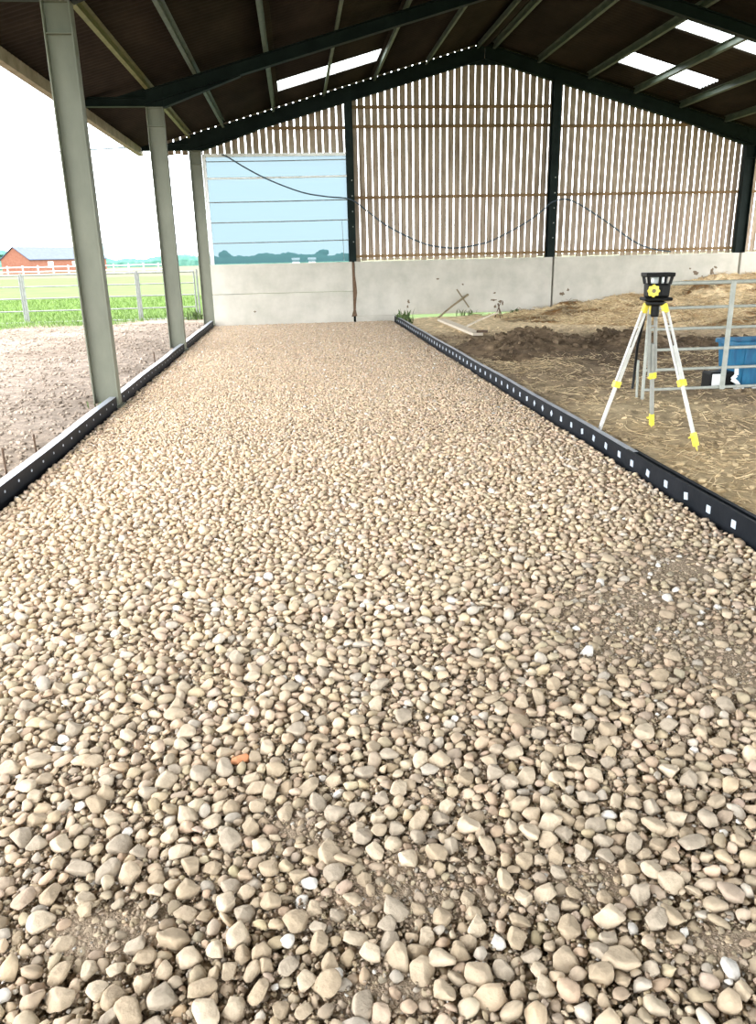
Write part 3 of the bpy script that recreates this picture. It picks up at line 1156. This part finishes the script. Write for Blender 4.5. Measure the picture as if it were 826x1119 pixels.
# ------------------------------------------------------------------ dug soil heap
def heap_h(x, y):
    a = 0.19 * np.exp(-((x - 4.15) / 0.75) ** 2 - ((y - 13.7) / 0.9) ** 2)
    b = 0.16 * np.exp(-((x - 5.7) / 0.65) ** 2 - ((y - 13.3) / 1.0) ** 2)
    c = 0.09 * np.exp(-((x - 3.4) / 0.6) ** 2 - ((y - 12.9) / 1.2) ** 2)
    d = 0.09 * np.exp(-((x - 7.3) / 1.0) ** 2 - ((y - 13.0) / 1.0) ** 2)
    h = np.maximum.reduce([a, b, c, d]) + 0.35 * (a + b + c + d)
    return h * (1 + 1.3 * fbm(x * 4, y * 4, 31)) + np.clip(h * 5, 0, 1) * (0.16 * fbm(x * 6, y * 6, 33, 4)) - 0.03


o = hfield('soil_heap', 2.7, 9.0, 10.6, 16.2, 0.045, lambda x, y: right_z(x, y) + heap_h(x, y),
           lambda x, y: mixc((0.10, 0.07, 0.045), (0.26, 0.185, 0.115), 0.4 + 2.0 * fbm(x * 3, y * 3, 37)), 'soil',
           keep=lambda x, y: heap_h(x, y) > -0.01, loc=(4.5, 13.4, 0.05))
tag(o, 'low heap of dark dug soil behind the long right edging', 'soil heap')
clods('soil_clods', 2.9, 8.2, 11.6, 15.2, 2600, lambda x, y: right_z(x, y) + np.maximum(heap_h(x, y), 0),
      lambda x, y: np.tile(np.array([0.15, 0.107, 0.068]), (len(x), 1)), 0.02, 0.085, 'dark clods lying on the dug soil heap', dens=lambda x, y: np.clip(heap_h(x, y) * 7, 0, 1))


# ------------------------------------------------------------------ straw heap along the back wall
def straw_h(x, y):
    A = np.interp(x, [4.0, 5.2, 6.5, 8.5, 10.0, 12.0, 16.0], [0.0, 0.03, 0.16, 0.30, 0.62, 0.85, 0.95])
    y0 = np.interp(x, [4, 6.5, 10, 14], [17.6, 16.6, 14.2, 13.4])
    s = sstep(0, 1, (y - y0) / (20.7 - y0))
    h = A * (0.35 * sstep(0, 0.25, (y - y0) / (20.7 - y0)) + 0.65 * s)
    return h + np.clip(h * 4, 0, 1) * (0.5 * fbm(x * 1.3, y * 1.6, 41) + 0.2 * fbm(x * 4, y * 5, 42)) - 0.02


o = hfield('straw_heap', 3.6, 16.0, 13.0, 20.71, 0.055, lambda x, y: right_z(x, y) + straw_h(x, y),
           lambda x, y: mixcc(mixc((0.46, 0.32, 0.17), (0.74, 0.59, 0.37), 0.5 + 2.3 * fbm(x * 1.6, y * 2.2, 43)), (0.25, 0.135, 0.055), 1.0 * sstep(0.02, 0.13, fbm(x * 0.9, y * 2.8, 45))), 'soil',
           keep=lambda x, y: straw_h(x, y) > -0.005, loc=(9, 18, 0.1))
tag(o, 'long heap of tan straw bedding against the concrete at the back right', 'straw heap')


def straws(name, x, y, z, ln, r, cols, label, flat=0.25):
    n = len(x)
    az = rng.uniform(0, 2 * np.pi, n)
    el = rng.normal(0, flat, n)
    d = np.stack([np.cos(az) * np.cos(el), np.sin(az) * np.cos(el), np.sin(el)], 1)
    s = np.stack([-np.sin(az), np.cos(az), np.zeros(n)], 1)
    u = np.cross(d, s)
    c = np.stack([x, y, z], 1)
    ring = []
    for e in (-1, 1):
        for k in range(3):
            a = 2 * np.pi * k / 3
            ring.append(c + e * d * (ln / 2)[:, None] + (s * np.cos(a) + u * np.sin(a)) * r[:, None])
    V = np.stack(ring, 1).reshape(-1, 3)
    F = []
    for k in range(3):
        F.append((k, (k + 1) % 3, 3 + (k + 1) % 3, 3 + k))
    F = (np.array(F)[None] + (np.arange(n) * 6)[:, None, None]).reshape(-1, 4)
    o = mesh_np(name, V, F, 'straw', np.repeat(cols, 6, 0), False)
    tag(o, label, 'straw', kind='stuff')
    return o


def straw_cols(n):
    return np.clip(mixc((0.40, 0.28, 0.15), (0.80, 0.65, 0.40), rng.random(n)), 0, 1)


n = 11000
x, y = rng.uniform(4.2, 13.5, n), rng.uniform(13.6, 20.65, n)
h = straw_h(x, y)
k = h > 0.0
x, y, h = x[k], y[k], h[k]
straws('loose_straw', x, y, right_z(x, y) + h + 0.012, rng.uniform(0.12, 0.34, len(x)), rng.uniform(0.004, 0.008, len(x)), straw_cols(len(x)) * (1 - 0.6 * sstep(0.02, 0.13, fbm(x * 0.9, y * 2.8, 45)))[:, None], 'loose straw stalks lying over the straw heap')
n = 9000
x, y = rng.uniform(2.7, 7.5, n), rng.uniform(3.2, 12.0, n) ** 1.0
k = (0.55 + 2.0 * fbm(x * 1.2, y * 1.2, 51) + 0.4 * sstep(9, 5, y)) > rng.random(n) * 1.1
x, y = x[k], y[k]
straws('scattered_straw', x, y, right_z(x, y) + 0.008, rng.uniform(0.05, 0.2, len(x)), rng.uniform(0.0015, 0.0035, len(x)), straw_cols(len(x)), 'scattered straw on the bare earth around the tripod')

# ------------------------------------------------------------------ surveying tripod and laser level
HC = Vector((3.012, 6.55, 1.17))
t = thing('tripod', (3.012, 6.55, 0.06), 'aluminium surveying tripod with yellow feet standing behind the right edging', 'tripod')
mb = MB()
mb.lathe(HC, [(0.075, -0.015), (0.085, -0.005), (0.085, 0.012), (0.05, 0.02)], 24)
mb.lathe(HC, [(0.03, -0.11), (0.034, -0.10), (0.034, -0.02), (0.02, -0.01)], 16)
mb.build('tripod_head', 'black_plastic', t, bevel=0.002)


def tleg(top, foot, wide, alu, fat=1.0):
    top, foot = Vector(top), Vector(foot)
    d = (foot - top).normalized()
    L = (foot - top).length
    s = d.cross(Vector(wide)).normalized()
    w_ = d.cross(s).normalized()
    lg = MB()
    k1 = 0.56 * L
    for e in (-1, 1):
        lg.tube([top + d * 0.07 + w_ * e * 0.021 * fat, top + d * k1 + w_ * e * 0.021 * fat], 0.0115 * fat, 10)
    for k in (0.16, 0.34):
        lg.bar(top + d * (k * L) - w_ * 0.02, top + d * (k * L) + w_ * 0.02, 0.012, 0.012)
    o = lg.build('leg', alu, t)
    m = MB()
    m.bar(top + d * (0.30 * L), foot - d * 0.05, 0.028 * fat, 0.022 * fat, w_)
    m.build('inner_tube', alu, o, bevel=0.002)
    m = MB()
    m.bar(top + d * 0.0, top + d * 0.085, 0.056, 0.036, s)
    q = m.build('hinge', 'yellow_plastic', o, bevel=0.012)
    q['label'] = 'yellow hinge'
    m = MB()
    m.bar(top + d * (k1 - 0.03), top + d * (k1 + 0.025), 0.066, 0.042, s)
    m.tube([top + d * k1 - s * 0.045, top + d * k1 + s * 0.03], 0.010, 10)
    q = m.build('clamp', 'yellow_plastic', o, bevel=0.006)
    q['label'] = 'yellow clamp'
    m = MB()
    m.bar(foot - d * 0.13, foot - d * 0.02, 0.042, 0.034, w_)
    m.tube([foot - d * 0.03, foot + d * 0.02], [0.012, 0.003], 8)
    m.bar(foot - d * 0.105 - w_ * 0.0, foot - d * 0.095 + w_ * 0.045, 0.03, 0.012, d)
    q = m.build('foot', 'yellow_plastic', o, bevel=0.004)
    q['label'] = 'yellow foot'


tleg((2.95, 6.58, 1.17), (2.615, 6.70, -0.06), (1, 0.3, 0.2), 'aluminium')
tleg((3.06, 6.50, 1.17), (3.17, 5.91, 0.06), (1, 0.2, 0.1), 'aluminium')
tleg((3.02, 6.62, 1.15), (3.18, 6.78, 0.055), (1, 0, 0), 'alu_grey', 1.3)
mb = MB()
mb.tube([(2.965, 6.64, 1.06), (2.958, 6.72, 0.8), (2.965, 6.76, 0.5), (2.95, 6.74, 0.42)], 0.012, 6)
mb.build('carry_strap', 'black_plastic', t)

t = thing('laser_level', (3.012, 6.55, 1.19), 'black rotating laser level with a yellow round face on the tripod', 'laser level')
LZ = 1.192
c = Vector((3.012, 6.55, LZ))
ang = math.radians(-10)
ca, sa = math.cos(ang), math.sin(ang)
rot = lambda x, y, z: (c.x + x * ca - y * sa, c.y + x * sa + y * ca, LZ + z)


def rbox(mb, x0, x1, y0, y1, z0, z1, tp=1.0):
    vs = [rot(x0, y0, z0), rot(x1, y0, z0), rot(x1, y1, z0), rot(x0, y1, z0), rot(x0 * tp, y0 * tp, z1), rot(x1 * tp, y0 * tp, z1), rot(x1 * tp, y1 * tp, z1), rot(x0 * tp, y1 * tp, z1)]
    mb.add(vs, [(0, 3, 2, 1), (4, 5, 6, 7), (0, 1, 5, 4), (1, 2, 6, 5), (2, 3, 7, 6), (3, 0, 4, 7)])


mb = MB()
rbox(mb, -0.115, 0.115, -0.10, 0.10, 0.0, 0.028)
mb.build('base', 'black_plastic', t, bevel=0.012)
mb = MB()
rbox(mb, -0.088, 0.088, -0.075, 0.075, 0.028, 0.140, 1.06)
mb.build('body', 'black_plastic', t, bevel=0.014)
mb = MB()
rbox(mb, -0.115, 0.115, -0.10, 0.10, 0.192, 0.226, 1.03)
mb.build('top_plate', 'black_plastic', t, bevel=0.008)
for x, y in ((-1, -1), (1, -1), (1, 1), (-1, 1), (0, -1), (0, 1)):
    mb = MB()
    mb.bar(rot(x * 0.083, y * 0.072, 0.135), rot(x * 0.096, y * 0.085, 0.20), 0.02, 0.02)
    mb.build('cage_post', 'black_plastic', t)
mb = MB()
mb.lathe((c.x, c.y, LZ + 0.138), [(0.052, 0), (0.055, 0.015), (0.05, 0.05), (0.048, 0.06)], 20)
q = mb.build('rotor_window', 'lens_glass', t)
q['label'] = 'clear glass ring under the top plate'
mb = MB()
cc = Vector(rot(-0.048, -0.077, 0.083))
ax = Vector((ca * 0 + sa * 1, -ca, 0))
s = Vector((ca, sa, 0))
n = 48
vs = []
for zz in (0.0, 0.024):
    for k in range(n):
        a = 2 * math.pi * k / n
        r = 0.047 + 0.006 * math.cos(8 * a) * (1 if zz else 0.6)
        vs.append(cc + ax * zz + s * (r * math.cos(a)) + Vector((0, 0, 1)) * (r * math.sin(a)))
mb.add(vs, [(k, (k + 1) % n, n + (k + 1) % n, n + k) for k in range(n)] + [tuple(range(n))[::-1], tuple(range(n, 2 * n))])
q = mb.build('dial', 'yellow_plastic', t, bevel=0.003)
q['label'] = 'yellow scalloped round dial'
mb = MB()
mb.lathe(cc + ax * 0.0245, [(0.017, 0), (0.014, 0.006)], 16, 0, ax)
mb.build('dial_boss', 'worn_wood', t)
mb = MB()
rbox(mb, 0.02, 0.075, -0.083, -0.078, 0.045, 0.12)
mb.build('battery_cover', 'black_plastic', t, bevel=0.003)

# ------------------------------------------------------------------ galvanised gate behind the tripod
t = thing('metal_gate', (3.76, 8.3, 0.06), 'pale galvanised six-bar gate standing behind the tripod', 'gate', 'galvanised gates')
for k, z in enumerate((1.255, 1.0, 0.78, 0.56, 0.345, 0.13)):
    mb = MB()
    mb.tube([(3.755, 8.3, z), (6.95, 8.3, z + 0.0)], 0.021 if k == 0 else 0.0165, 12)
    mb.build('rail', 'galvanised', t)
for x, r, z0 in ((3.755, 0.018, -0.02), (6.95, 0.018, -0.02)):
    mb = MB()
    mb.tube([(x, 8.3, z0), (x, 8.3, 1.275)], r, 12)
    mb.build('stile', 'galvanised', t)
mb = MB()
mb.bar((4.655, 8.275, 0.11), (4.655, 8.275, 1.265), 0.012, 0.055, (1, 0, 0))
mb.build('brace', 'galvanised', t)
mb = MB()
mb.tube([(3.72, 8.36, -0.02), (3.70, 8.36, 0.45)], 0.014, 10)
mb.build('drop_bolt', 'galvanised', t)

# blue tub, black box and white strap behind the gate
t = thing('blue_tub', (5.27, 8.8, 0.03), 'blue plastic tub standing behind the galvanised gate', 'tub')


def rrect(cx, cy, hx, hy, r, n=6):
    out = []
    for sx, sy, a0 in ((1, 1, 0), (-1, 1, 90), (-1, -1, 180), (1, -1, 270)):
        for k in range(n + 1):
            a = math.radians(a0 + 90 * k / n)
            out.append((cx + sx * (hx - r) + r * math.cos(a), cy + sy * (hy - r) + r * math.sin(a)))
    return out


def loft(mb, secs, closed_bottom=True, closed_top=True):
    rings = [[(x, y, z) for x, y in pts] for pts, z in secs]
    n = len(rings[0])
    vs = [q for r_ in rings for q in r_]
    fs = [(i * n + k, i * n + (k + 1) % n, (i + 1) * n + (k + 1) % n, (i + 1) * n + k) for i in range(len(rings) - 1) for k in range(n)]
    if closed_bottom:
        fs.append(tuple(range(n))[::-1])
    if closed_top:
        fs.append(tuple((len(rings) - 1) * n + k for k in range(n)))
    mb.add(vs, fs, 0, False)


mb = MB()
B = lambda hx, hy, r: rrect(5.30, 8.85, hx, hy, r)
loft(mb, [(B(.255, .20, .06), 0.03), (B(.27, .22, .06), 0.05), (B(.315, .25, .07), 0.52), (B(.32, .255, .07), 0.53), (B(.345, .28, .08), 0.535), (B(.345, .28, .08), 0.575), (B(.335, .27, .08), 0.585),
          (B(.31, .245, .07), 0.58), (B(.28, .215, .06), 0.1)])
mb.build('tub_body', 'blue_plastic', t, bevel=0.004)
for x in (5.10, 5.30, 5.50):
    mb = MB()
    mb.bar((x, 8.623, 0.08), (x, 8.598, 0.50), 0.05, 0.02, (0, -1, 0))
    mb.build('stiffening_rib', 'blue_plastic', t, bevel=0.005)
for k in range(3):
    mb = MB()
    mb.bar((5.02 + k * .18, 8.60 - .005, 0.045), (5.10 + k * .18, 8.60 - .005, 0.05), 0.02, 0.03)
    mb.build('base_lug', 'white_paint', t)

t = thing('black_box', (4.85, 8.72, 0.03), 'small black case with a white panel beside the blue tub', 'case')
mb = MB()
mb.box((4.70, 8.62, 0.02), (5.0, 8.84, 0.24))
mb.build('case_body', 'black_plastic', t, bevel=0.02)
mb = MB()
mb.box((4.715, 8.60, 0.075), (4.845, 8.618, 0.225))
q = mb.build('white_panel', 'white_paint', t, bevel=0.004)
q['label'] = 'blank white panel'
t = thing('white_strap', (4.97, 8.56, 0.05), 'crumpled white strap hanging between the black case and the blue tub', 'strap')
mb = MB()
P3 = [(4.975, 8.575, 0.30), (4.98, 8.57, 0.21), (4.93, 8.57, 0.165), (4.985, 8.565, 0.135), (5.02, 8.565, 0.09), (4.96, 8.565, 0.06), (5.0, 8.56, 0.04)]
for a, b in zip(P3[:-1], P3[1:]):
    mb.bar(a, b, 0.008, 0.045, (0.6, 0, 0.8))
mb.build('webbing', 'white_paint', t)

# ------------------------------------------------------------------ tools by the back wall
t = thing('wooden_rake', (3.55, 20.1, 0.05), 'long-handled wooden tool with a cross head leaning on the concrete', 'rake')
mb = MB()
mb.tube([(3.55, 20.15, 0.07), (3.95, 20.40, 0.33), (4.43, 20.66, 0.60)], [0.022, 0.024, 0.028], 10)
mb.build('handle', 'worn_wood', t)
mb = MB()
mb.bar((4.12, 20.60, 0.74), (4.45, 20.62, 0.28), 0.03, 0.035, (0, 1, 0))
mb.build('cross_head', 'worn_wood', t, bevel=0.004)
t = thing('plank', (3.3, 16.8, 0.08), 'pale plank lying on the ground by the end of the right edging', 'plank')
mb = MB()
mb.bar((3.42, 18.9, 0.12), (3.36, 14.75, 0.16), 0.20, 0.05)
mb.build('board', 'pale_wood', t, bevel=0.006)
mb = MB()
mb.bar((3.36, 14.86, 0.205), (3.56, 14.80, 0.205), 0.14, 0.04)
mb.build('dirty_end_block', 'rust_iron', t, bevel=0.006)
t = thing('thin_pole', (4.0, 17.2, 0.1), 'thin pale pole lying from the plank towards the concrete', 'pole')
mb = MB()
mb.tube([(3.36, 15.7, 0.24), (4.05, 17.3, 0.25), (4.80, 18.95, 0.24)], 0.022, 10)
mb.build('shaft', 'pale_wood', t)
for x, y, lb in ((4.98, 19.6, 'small dark three-legged stake by the foot of the wall'),):
    t = thing('iron_stake', (x, y, 0.05), lb, 'stake')
    for dx, dy in ((-0.1, .02), (0.12, 0.05), (0.02, -0.12)):
        mb = MB()
        mb.tube([(x + dx, y + dy, 0.05), (x - dx * 0.3, y - dy * .3, 0.42)], 0.012, 8)
        mb.build('leg', 'rust_iron', t)


# ------------------------------------------------------------------ weeds and grass
def tuft(x, y, z, h, n, label, name='weed', m='weed', spread=0.1):
    mb = MB()
    for _ in range(n):
        a = random.uniform(0, 2 * math.pi)
        l = h * random.uniform(0.5, 1.1)
        lean = random.uniform(0.1, 0.8)
        bx, by = x + random.gauss(0, spread), y + random.gauss(0, spread * 0.6)
        wv = h * 0.06 + 0.004
        s = Vector((-math.sin(a), math.cos(a), 0)) * wv
        p0 = Vector((bx, by, z))
        p1 = p0 + Vector((math.cos(a) * lean * l * 0.4, math.sin(a) * lean * l * 0.4, l * 0.6))
        p2 = p0 + Vector((math.cos(a) * lean * l, math.sin(a) * lean * l, l * (1 - 0.3 * lean)))
        mb.add([p0 - s * .6, p0 + s * .6, p1 + s, p1 - s, p2], [(0, 1, 2, 3), (3, 2, 4)], 0, True)
    return tag(mb.build(name, m, loc=(x, y, z)), label, 'weed')


tuft(2.66, 19.9, 0.05, 0.32, 26, 'small green weed at the far end of the right edging')
tuft(2.62, 19.0, 0.05, 0.22, 16, 'low weed behind the right edging near the wall', spread=.06)
tuft(-2.22, 8.98, 0.04, 0.10, 12, 'small weed at the foot of the nearest left column', spread=0.07)
tuft(4.35, 20.45, 0.08, 0.2, 18, 'weed in the daylight gap under the wide concrete panel', spread=.15)
tuft(5.6, 20.45, 0.08, 0.2, 18, 'weed in the daylight gap near the slatted bay post', spread=.04)
tuft(-2.75, 22.4, 0.03, 0.35, 30, 'grass tuft beside the corner column outside', spread=.15)


def blades(name, x, y, z, h, w_, label, m='grass_blade'):
    n = len(x)
    a = rng.uniform(0, 2 * np.pi, n)
    lean = rng.uniform(0.1, 0.6, n)
    p0 = np.stack([x, y, z], 1)
    s = np.stack([-np.sin(a), np.cos(a), np.zeros(n)], 1) * (w_ / 2)[:, None]
    d = np.stack([np.cos(a) * lean, np.sin(a) * lean, np.ones(n)], 1)
    p1 = p0 + d * (h * 0.55)[:, None]
    p2 = p0 + np.stack([np.cos(a) * lean * 1.8, np.sin(a) * lean * 1.8, np.ones(n) * 0.95], 1) * h[:, None]
    V = np.stack([p0 - s, p0 + s, p1 + s * .8, p1 - s * .8, p2 + s * .2, p2 - s * .2], 1).reshape(-1, 3)
    F = (np.array([(0, 1, 2, 3), (3, 2, 4, 5)])[None] + (np.arange(n) * 6)[:, None, None]).reshape(-1, 4)
    o = mesh_np(name, V, F, m, None, False)
    return tag(o, label, 'grass', kind='stuff')


n = 42000
x, y = rng.uniform(-16, -2.3, n), rng.uniform(19.0, 40, n)
k = (y + 2.5 * fbm(x * 1.2, y * 1.2, 24) - 0.35 * (x + 8) > 20.7) | (y > 23.5)
x, y = x[k], y[k]
z = np.where(y < 24.2, left_z(x, np.minimum(y, 24.1)), -0.06)
blades('grass', x, y, z, rng.uniform(0.05, 0.16, len(x)), rng.uniform(0.008, 0.02, len(x)), 'short green grass around and beyond the metal gates')
n = 5000
x, y = rng.uniform(1.5, 12, n), rng.uniform(25, 32, n)
blades('grass', x, y, np.full(n, -0.06), rng.uniform(0.08, 0.22, n), rng.uniform(0.01, 0.025, n), 'green grass outside seen through the gap under the wall')


# ------------------------------------------------------------------ metal gates of the yard
def yard_gate(x0, x1, y, label):
    t = thing('field_gate', ((x0 + x1) / 2, y, 0), label, 'gate', 'grey field gates of the yard')
    for k, z in enumerate((1.30, 1.0, 0.69, 0.36, 0.05)):
        mb = MB()
        mb.tube([(x0, y, z), (x1, y, z)], 0.024 if k in (0, 4) else 0.017, 8)
        mb.build('rail', 'galv_grey', t)
    for x in (x0, x1):
        mb = MB()
        mb.tube([(x, y, -0.03), (x, y, 1.31)], 0.025, 8)
        mb.build('stile', 'galv_grey', t)
    return t


yard_gate(-11.6, -7.44, 23.0, 'grey metal field gate furthest from the barn')
yard_gate(-7.34, -4.36, 23.0, 'grey metal field gate seen behind the nearest column')
yard_gate(-4.28, -2.78, 23.0, 'short grey metal field gate beside the corner column')


def gpost(x, label):
    mb = MB()
    mb.tube([(x, 23.0, -0.05), (x, 23.0, 1.36)], 0.03, 10)
    tag(mb.build('gate_post', 'galv_grey', loc=(x, 23, 0)), label, 'post', 'gate posts')


gpost(-7.39, 'thin metal post between the two longer field gates')
gpost(-4.32, 'thin metal post between the short field gate and the next one')
gpost(-2.70, 'thin metal post next to the corner column outside')

# ------------------------------------------------------------------ far brick barn
t = thing('brick_barn', (-45, 155, 0), 'long red brick barn with a blue-grey slate roof across the field', 'building')
A0 = Vector((-50.9, 149.5, 0))
A1 = Vector((-45.4, 147.0, 0))
g = (A1 - A0)
wd = g.length
gd = g.normalized()
ld = Vector((-gd.y, gd.x, 0))
L_ = 21.0
eh, rh = 2.35, 4.3
pt = lambda a, b, z: A0 + gd * a + ld * b + Vector((0, 0, z))
mb = MB()
vs = [pt(0, 0, -.1), pt(wd, 0, -.1), pt(wd, 0, eh), pt(wd / 2, 0, rh), pt(0, 0, eh), pt(0, L_, -.1), pt(wd, L_, -.1), pt(wd, L_, eh), pt(wd / 2, L_, rh), pt(0, L_, eh)]
mb.add(vs, [(0, 1, 2, 3, 4), (9, 8, 7, 6, 5), (0, 5, 6, 1), (1, 6, 7, 2), (0, 4, 9, 5)])
mb.build('wall', 'brick', t)
mb = MB()
for a0, z0, a1, z1 in ((wd + 0.25, eh - 0.15, wd / 2, rh + 0.06), (-0.25, eh - 0.15, wd / 2, rh + 0.06)):
    vs = [pt(a0, -0.2, z0), pt(a1, -0.2, z1), pt(a1, L_ + .2, z1), pt(a0, L_ + .2, z0)]
    vs += [v + Vector((0, 0, 0.12)) for v in vs]
    mb.add(vs, [(0, 1, 2, 3), (7, 6, 5, 4), (0, 4, 5, 1), (1, 5, 6, 2), (2, 6, 7, 3), (3, 7, 4, 0)])
mb.build('roof', 'slate', t)
for b in (4.5, 11.0):
    mb = MB()
    vs = [pt(wd + 0.05, b, 0.9), pt(wd + .05, b + 1.4, 0.9), pt(wd + .05, b + 1.4, 1.9), pt(wd + .05, b, 1.9)]
    vs += [v - gd * 0.2 for v in vs]
    mb.add(vs, [(0, 1, 2, 3), (7, 6, 5, 4), (0, 4, 5, 1), (1, 5, 6, 2), (2, 6, 7, 3), (3, 7, 4, 0)])
    mb.build('window', 'white_paint', t)

# white post and rail fence in front of the barn
t = thing('white_fence', (-42, 118, 0), 'white post and rail fence in front of the brick barn', 'fence')
for z in (0.55, 1.15):
    mb = MB()
    mb.bar((-60, 118, z), (-17, 118, z), 0.05, 0.11)
    mb.build('rail', 'white_paint', t)
for k in range(22):
    mb = MB()
    x = -60 + 43 * k / 21
    mb.box((x - 0.07, 118.03, -0.1), (x + 0.07, 118.16, 1.35))
    mb.build('post', 'white_paint', t)


# ------------------------------------------------------------------ far hedges and trees
def blob(mb, c, rx, ry, rz, seed, sub=3):
    V, F = ico(sub)
    r = np.random.default_rng(seed)
    d = 1 + 0.16 * np.sin(V @ r.normal(size=3) * 4 + r.uniform(0, 6)) + 0.10 * np.sin(V @ r.normal(size=3) * 9 + r.uniform(0, 6)) + 0.06 * r.normal(size=len(V))
    V = V * d[:, None] * np.array([rx, ry, rz]) + np.array(c)
    mb.add([tuple(v) for v in V], F.tolist(), 0, False)


def hedge(x0, x1, y, h, label, m='hedge_leaf_hazed'):
    n = int((x1 - x0) / 0.8)
    mb = MB()
    ph = random.uniform(0, 9)
    sec = []
    for i in range(n + 1):
        x = x0 + (x1 - x0) * i / n
        hh = h * (0.85 + 0.12 * math.sin(x * 0.21 + ph) + 0.08 * math.sin(x * 0.77 + ph) + random.uniform(-.06, .06))
        sec.append([(x, y - 2.4, -0.1), (x, y - 2.2 + random.uniform(-.3, .3), hh * .55), (x, y - 1.2, hh * .9), (x, y, hh), (x, y + 1.2, hh * .9), (x, y + 2.4, -.1)])
    vs = [q for s_ in sec for q in s_]
    mb.add(vs, [(i * 6 + k, i * 6 + k + 1, (i + 1) * 6 + k + 1, (i + 1) * 6 + k) for i in range(n) for k in range(5)])
    tag(mb.build('hedgerow', m, loc=((x0 + x1) / 2, y, 0)), label, 'hedge', 'distant hedgerows')


hedge(-66, 17.5, 258, 3.2, 'long blue-green hedgerow on the horizon seen between the columns and through the sheet')
hedge(-150, -70, 250, 3.4, 'blue-green hedgerow on the horizon left of the brick barn')


def tree(x, y, h, r, label, m='hedge_leaf_hazed'):
    t = thing('tree', (x, y, 0), label, 'tree', 'distant trees')
    mb = MB()
    mb.tube([(x, y, -0.1), (x, y, h * 0.5)], [r * 0.1, r * 0.06], 8)
    mb.build('trunk', 'bark', t)
    mb = MB()
    for k in range(5):
        blob(mb, (x + random.uniform(-.45, .45) * r, y + random.uniform(-.4, .4) * r, h * 0.62 + random.uniform(-.15, .2) * h), r * .62, r * .62, h * 0.25, int(abs(x) * 10) + k, 2)
    mb.build('crown', m, t)


tree(-58.5, 262, 7.6, 1.7, 'pale hazy tree on the horizon just right of the nearest column', 'tree_leaf_hazed')
tree(-91, 262, 6.5, 5.0, 'dark tree on the horizon at the left of the brick barn')
tree(-21.5, 264, 3.9, 2.6, 'round tree on the horizon low in the left part of the blue sheet')
tree(9.0, 264, 3.8, 2.8, 'round tree on the horizon low in the right part of the blue sheet')
tree(-32.5, 262, 4.6, 1.8, 'pale tree on the horizon between the middle and corner columns', 'tree_leaf_hazed')
for x, lb in ((0.5, 'small white shed on the horizon seen through the blue sheet, left one'), (5.2, 'small white shed on the horizon seen through the blue sheet, right one')):
    t = thing('white_shed', (x, 240, 0), lb, 'shed', 'distant sheds')
    mb = MB()
    mb.box((x - 1.0, 240, -.1), (x + 1.0, 243, 1.0))
    mb.build('wall', 'white_paint', t)
    mb = MB()
    mb.add([(x - 1.2, 239.8, 1.0), (x + 1.2, 239.8, 1.0), (x + 1.2, 243.2, 1.0), (x - 1.2, 243.2, 1.0), (x - 1.2, 241.5, 1.6), (x + 1.2, 241.5, 1.6)],
           [(0, 1, 5, 4), (2, 3, 4, 5), (0, 4, 3), (1, 2, 5), (0, 3, 2, 1)])
    mb.build('roof', 'white_paint', t)
mb = MB()
blob(mb, (-2.05, 25.2, 1.0), 0.28, 0.25, 0.55, 5, 3)
blob(mb, (-1.95, 25.2, 0.4), 0.3, 0.3, 0.5, 6, 3)
tag(mb.build('shrub', 'hedge_leaf_hazed', loc=(-2, 25.2, 0)), 'small dark shrub behind the lower left corner of the blue sheet', 'shrub')

# overhead wire
mb = MB()
mb.tube([(-30.5, 56, 9.4), (-20.55, 45, 7.52), (-15.6, 39.8, 6.66), (-11.26, 35, 5.905), (-7.07, 28, 4.96), (-3.69, 21.25, 4.235)], 0.024, 6)
tag(mb.build('overhead_wire', 'cable_black', loc=(-3.69, 21.25, 4.235)), 'thin overhead wire crossing the sky to the left roof corner', 'wire')

# a cold, soft daylight from the open front, high overcast sky: all from the world
